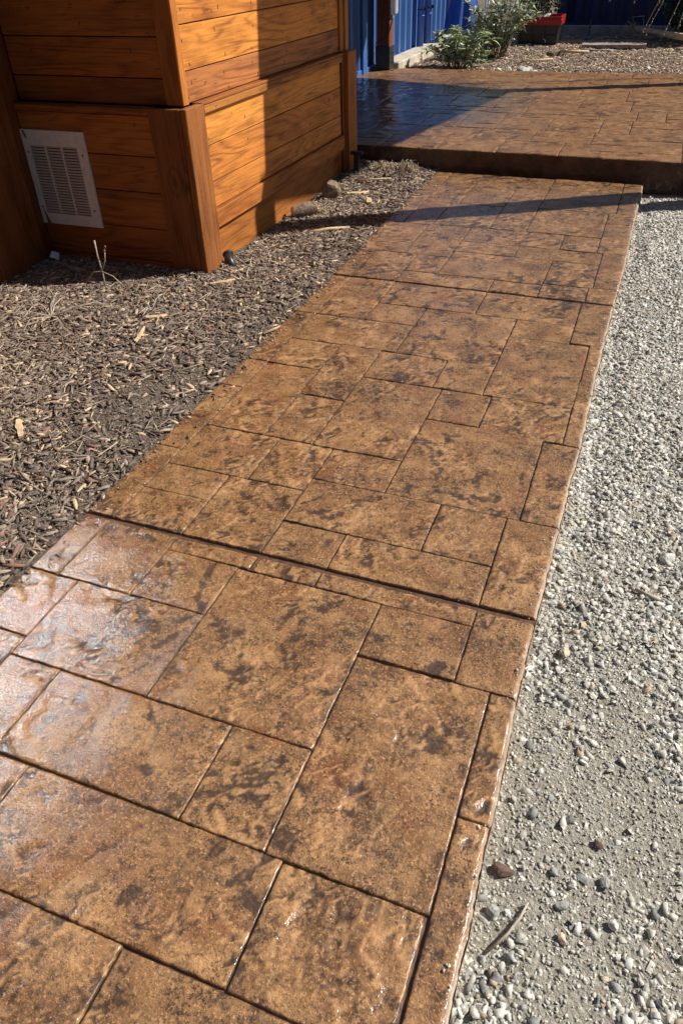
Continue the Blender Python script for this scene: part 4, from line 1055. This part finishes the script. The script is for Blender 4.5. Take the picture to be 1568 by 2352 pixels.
ro = empty('root_stick', (-1.54, 13.0, hf(-1.54, 13.0)), 'knobbly root end with a straight tan stick lying in the sun', 'stick')
rock('root_knob', (-.09, 0, -.01), (.22, .14, .12), M_BARK, None, 77, parent=ro); MB().tube([(.0, 0, .06), (.40, .12, .05)], .019, 8).obj('handle', M_CUT, ro, True)
cu = empty('blue_cup', (-1.33, 14.75, .12), 'small turquoise plastic cup on the plank in the shade', 'cup')
m = NT('turquoise_plastic'); M_TURQ = m.p(col=(0.01, 0.22, 0.42), rough=0.4)
MB().tube([(0, 0, 0), (0, 0, .07), (0, 0, .072), (0, 0, .01)], [.045, .052, .046, .038], 12).obj('body', M_TURQ, cu, True)
MB().tube([(0, 0, .01), (.01, 0, .30)], .013, 6).obj('black_stick', M_BLACK, cu)
wk = MB(); wk.tube([(-1.95, 12.05, .135), (-1.55, 12.35, .14)], .012, 6); tag(recenter(wk.obj('pale_stick', M_CUT, None, True)), 'short pale stick in the sunny mulch behind the white rocks', 'stick')

# ================================================================== SMALL THINGS ON THE MULCH BED
hm = lambda x, y: float(h_mulch(np.array(x), np.array(y)))
sp_ = empty('sprinkler_cap', (-2.30, 3.98, hm(-2.3, 3.98)), 'black plastic sprinkler cap lying by the foot of the corner post', 'sprinkler')
b = MB(); b.tube([(-.02, .02, .055), (0, -.01, .03), (.045, -.055, .004)], [.030, .029, .026], 14); o = b.obj('body', M_BLACK, sp_, True)
b = MB(); b.tube([(-.026, .026, .06), (-.018, .018, .052)], [.034, .034], 14); b.obj('cap', M_STEEL, sp_, True)
sk = empty('marker_stake', (-2.24, 6.13, hm(-2.24, 6.13)), 'short black stake standing by the far corner post', 'stake')
MB().box(-.022, .022, -.02, .02, -.05, .16, .004).obj('stem', M_BLACK, sk); MB().box(-.05, .05, -.022, .022, .14, .165, .004).obj('head', M_BLACK, sk)
def chunk(name, loc, size, rot, label, seed):
    o = rock(name, loc, size, M_BARK, label, seed, 'bark', 3); o.rotation_euler = rot; return o
chunk('bark_chunk', (-2.23, 5.50, hm(-2.23, 5.5) - .01), (.15, .09, .21), (0, .12, .5), 'upright chunk of rough bark standing against the far end of the building', 301)
ct = empty('wood_offcut', (-2.24, 5.02, hm(-2.24, 5.02)), 'short split log offcut lying at the foot of the base board', 'log')
b = MB(); b.tube([(-.07, -.05, .035), (0, 0, .05), (.06, .06, .055)], [.045, .052, .046], 9, False); b.obj('bark', M_BARK, ct, True)
b = MB(); b.tube([(.058, .058, .055), (.066, .066, .056)], [.045, .030], 9); b.tube([(-.068, -.048, .035), (-.074, -.054, .034)], [.044, .03], 9); b.obj('cut_end', M_CUT, ct)
pp = MB()
pp.add([(-.04, 0, .0), (0, -.03, .02), (.05, -.01, .0), (.03, .03, .03), (-.02, .04, .01), (.0, .0, .05)], [(0, 1, 5), (1, 2, 5), (2, 3, 5), (3, 4, 5), (4, 0, 5)])
o = pp.obj('paper_scrap', M_WHITE, None); o.location = (-3.42, 3.70, hm(-3.42, 3.7) + .012); tag(o, 'scrap of white paper in the shaded inner corner under the vent', 'litter')
def stick(pts, rads, label, cat='stick', name='stick', mat=None):
    b = MB(); b.tube(pts, rads, 6); o = recenter(b.obj(name, mat or M_TWIG, None, True)); tag(o, label, cat); return o
def on(x, y, dz=.012): return (x, y, hm(x, y) + dz)
stick([on(-2.05, 4.61), on(-1.94, 4.72, .02), on(-1.82, 4.82)], [.011, .013, .009], 'thick tan stick lying on the mulch between walkway and building', mat=M_CUT)
stick([on(-2.17, 5.87, .03), on(-2.04, 5.93, .035), on(-1.90, 5.99, .03)], [.007, .008, .006], 'thin pale stick on the sunny mulch below the patio step', mat=M_CUT)
stick([on(-1.66, 3.12), on(-1.585, 3.32)], [.009, .005], 'pale splinter touching the left edge of the walkway', mat=M_CUT)
board('weathered_lath', (-3.21, 3.60, hm(-3.21, 3.6) + .012), .29, .022, .012, -.28, M_DRIFT, 'grey wooden slat lying in the shadow below the vent', 'slat', 0, 8, .002)
board('wood_splinter', (-2.18, 3.66, hm(-2.18, 3.66) + .012), .15, .028, .010, .75, M_CUT, 'pale wide splinter on the mulch near the corner post', 'splinter', 0, 9, .004)
board('wood_splinter', (-2.22, 2.86, hm(-2.22, 2.86) + .012), .19, .016, .009, 1.9, M_CUT, 'long tan splinter in the middle of the mulch bed', 'splinter', 0.03, 10, .003)
board('wood_splinter', (-2.20, 1.93, hm(-2.20, 1.93) + .012), .16, .024, .010, 2.35, M_CUT, 'tan splinter near the left edge of the picture', 'splinter', 0.02, 11, .004)
board('wood_splinter', (-2.27, 3.09, hm(-2.27, 3.09) + .012), .11, .030, .012, .7, M_CUT, 'short broad tan chip above the middle of the mulch bed', 'splinter', 0.05, 12, .004)
board('wood_splinter', (-2.05, 5.62, hm(-2.05, 5.62) + .014), .17, .045, .012, .6, M_CUT, 'bleached broad splinter beside the upright bark chunk', 'splinter', 0.05, 13, .006)
board('wood_splinter', (-1.90, 5.45, hm(-1.90, 5.45) + .014), .16, .04, .012, 1.9, M_CUT, 'bleached splinter pointing at the walkway below the step', 'splinter', 0.05, 14, .006)
# dry weeds and twigs
tw = empty('dry_weed', (-2.80, 3.38, hm(-2.8, 3.38)), 'upright dry twig with a forked top standing in front of the vent', 'weed')
b = MB(); b.tube([(0, 0, -.02), (.003, 0, .10), (-.006, 0, .20), (-.004, 0, .285)], [.0045, .004, .004, .005], 6)
b.tube([(.002, 0, .11), (.03, .01, .17), (.045, .01, .235)], [.003, .003, .003], 5); b.tube([(.02, .005, .15), (.0, -.01, .19)], [.002, .002], 4)
b.tube([(-.13, .0, .03), (-.06, 0, .10), (0, 0, .11), (.07, 0, .09), (.14, .0, .03)], [.002, .003, .003, .003, .002], 5); b.obj('stalk', M_TWIG, tw, True)
b = MB()
for p in ((.045, .01, .235), (.050, .0, .225), (.040, .01, .222), (.052, .01, .245)): b.tube([p, (p[0], p[1], p[2] + .007), (p[0], p[1], p[2] + .014)], [.003, .007, .002], 6)
b.obj('buds', mat_simple('dry_bud', (0.14, 0.085, 0.06), .8), tw, True)['kind'] = 'stuff'
def sprig(loc, n, spread, h, label, seed):
    r = random.Random(seed); root = empty('dry_sprig', loc, label, 'twigs'); b = MB()
    for k in range(n):
        a = r.uniform(0, 6.28); L = r.uniform(.5, 1) * spread; d = Vector((math.cos(a), math.sin(a), 0)); side = d.cross(Vector((0, 0, 1))) * r.uniform(-.25, .25) * L
        b.tube([(0, 0, .005), tuple(d * L * .35 + side * .4 + Vector((0, 0, h * r.uniform(.5, 1)))), tuple(d * L * .7 + side + Vector((0, 0, h * r.uniform(.6, 1.1)))), tuple(d * L + side * 1.2 + Vector((0, 0, h * r.uniform(.1, .9))))], [.0032, .0028, .0024, .0014], 5, False)
        if r.random() < .6:
            q = d * L * .6 + side * .9 + Vector((0, 0, h * .8)); b.tube([tuple(q), tuple(q + Vector((r.uniform(-.1, .1), r.uniform(-.1, .1), r.uniform(-.01, .04))))], [.002, .001], 4, False)
    b.obj('stalk', M_TWIG, root, True)
sprig((-2.82, 2.92, hm(-2.82, 2.92)), 13, .34, .05, 'sprawl of thin dry stalks at the left of the mulch bed', 5)
sprig((-2.36, 3.18, hm(-2.36, 3.18)), 5, .16, .07, 'small dry forked twig in the middle of the mulch bed', 6)
sprig((-2.15, 3.95, hm(-2.15, 3.95)), 5, .30, .03, 'thin dry stalks trailing from the black sprinkler cap', 7)
def tuft(loc, n, s, label, seed):
    r = random.Random(seed); root = empty('straw_tuft', loc, label, 'tuft'); b = MB()
    for k in range(n):
        p = Vector((r.gauss(0, s * .5), r.gauss(0, s * .35), 0)); a = r.uniform(0, 6.28); q = Vector((math.cos(a), math.sin(a), 0)) * s * r.uniform(.2, .8)
        b.tube([tuple(p), tuple(p + q * .4 + Vector((0, 0, s * r.uniform(.3, .9)))), tuple(p + q + Vector((0, 0, s * r.uniform(0, .9))))], [.004, .003, .002], 4, False)
    b.obj('straw', M_STRAW, root); root.children[0]['kind'] = 'stuff'
tuft((-2.07, 6.28, hm(-2.07, 6.28)), 34, .085, 'left tuft of dry straw and roots under the patio step', 3)
tuft((-1.86, 6.28, hm(-1.86, 6.28)), 40, .085, 'right tuft of dry straw and roots under the patio step', 4)
tuft((-2.17, 5.10, hm(-2.17, 5.10)), 30, .07, 'little wisp of straw beside the split log offcut', 5)

# ================================================================== SMALL THINGS ON THE GRAVEL
hg = lambda x, y: float(h_gravel(np.array(x), np.array(y)))
for k, (x, y, s_, mt, lab) in enumerate((
    (.012, .735, (.034, .030, .030), M_ROCK, 'smooth round grey pebble close to the walkway edge'), (.119, .861, (.022, .018, .018), M_ROCK, 'small oval grey pebble alone on the fine gravel'),
    (.222, .871, (.028, .024, .024), M_ROCK, 'blue grey angular stone on the fine gravel'), (.160, .845, (.022, .020, .020), M_ROCKW, 'bright white cube shaped pebble on the fine gravel'),
    (.154, .729, (.028, .020, .018), M_ROCKT, 'cream coloured angular pebble low in the picture'), (.203, .954, (.026, .020, .020), M_ROCKR, 'dark reddish brown pebble on the fine gravel'),
    (.145, .797, (.022, .034, .020), M_ROCK, 'wedge shaped grey stone near the cream pebble'), (.248, .790, (.026, .022, .022), M_ROCKW, 'pale angular pebble near the right picture edge'),
    (.313, 1.999, (.060, .045, .035), M_ROCKW, 'largest pale rock at the right picture edge'), (.141, 3.567, (.05, .04, .03), M_ROCKW, 'pale stone lying in the long gravel strip halfway to the step'),
    (.06, 1.49, (.04, .03, .025), M_ROCKT, 'tan stone in the damp patch beside the walkway'), (.016, .83, (.05, .035, .025), M_ROCKR, 'dark brown clod in the hollow beside the walkway'))):
    rock('loose_stone', (x, y, hg(x, y)), s_, mt, lab, 900 + k, 'stone', 2)
stick([(.018, .655, hg(.018, .655) + .008), (.05, .70, hg(.05, .7) + .012), (.068, .74, hg(.07, .74) + .014), (.078, .775, hg(.078, .775) + .010)], [.0025, .0032, .0032, .002], 'curved thin twig lying on the gravel low in the picture')
stick([(.225, 1.808, hg(.22, 1.8) + .010), (.30, 1.787, hg(.3, 1.79) + .010)], [.006, .005], 'short dry stick on the coarse gravel at the right')
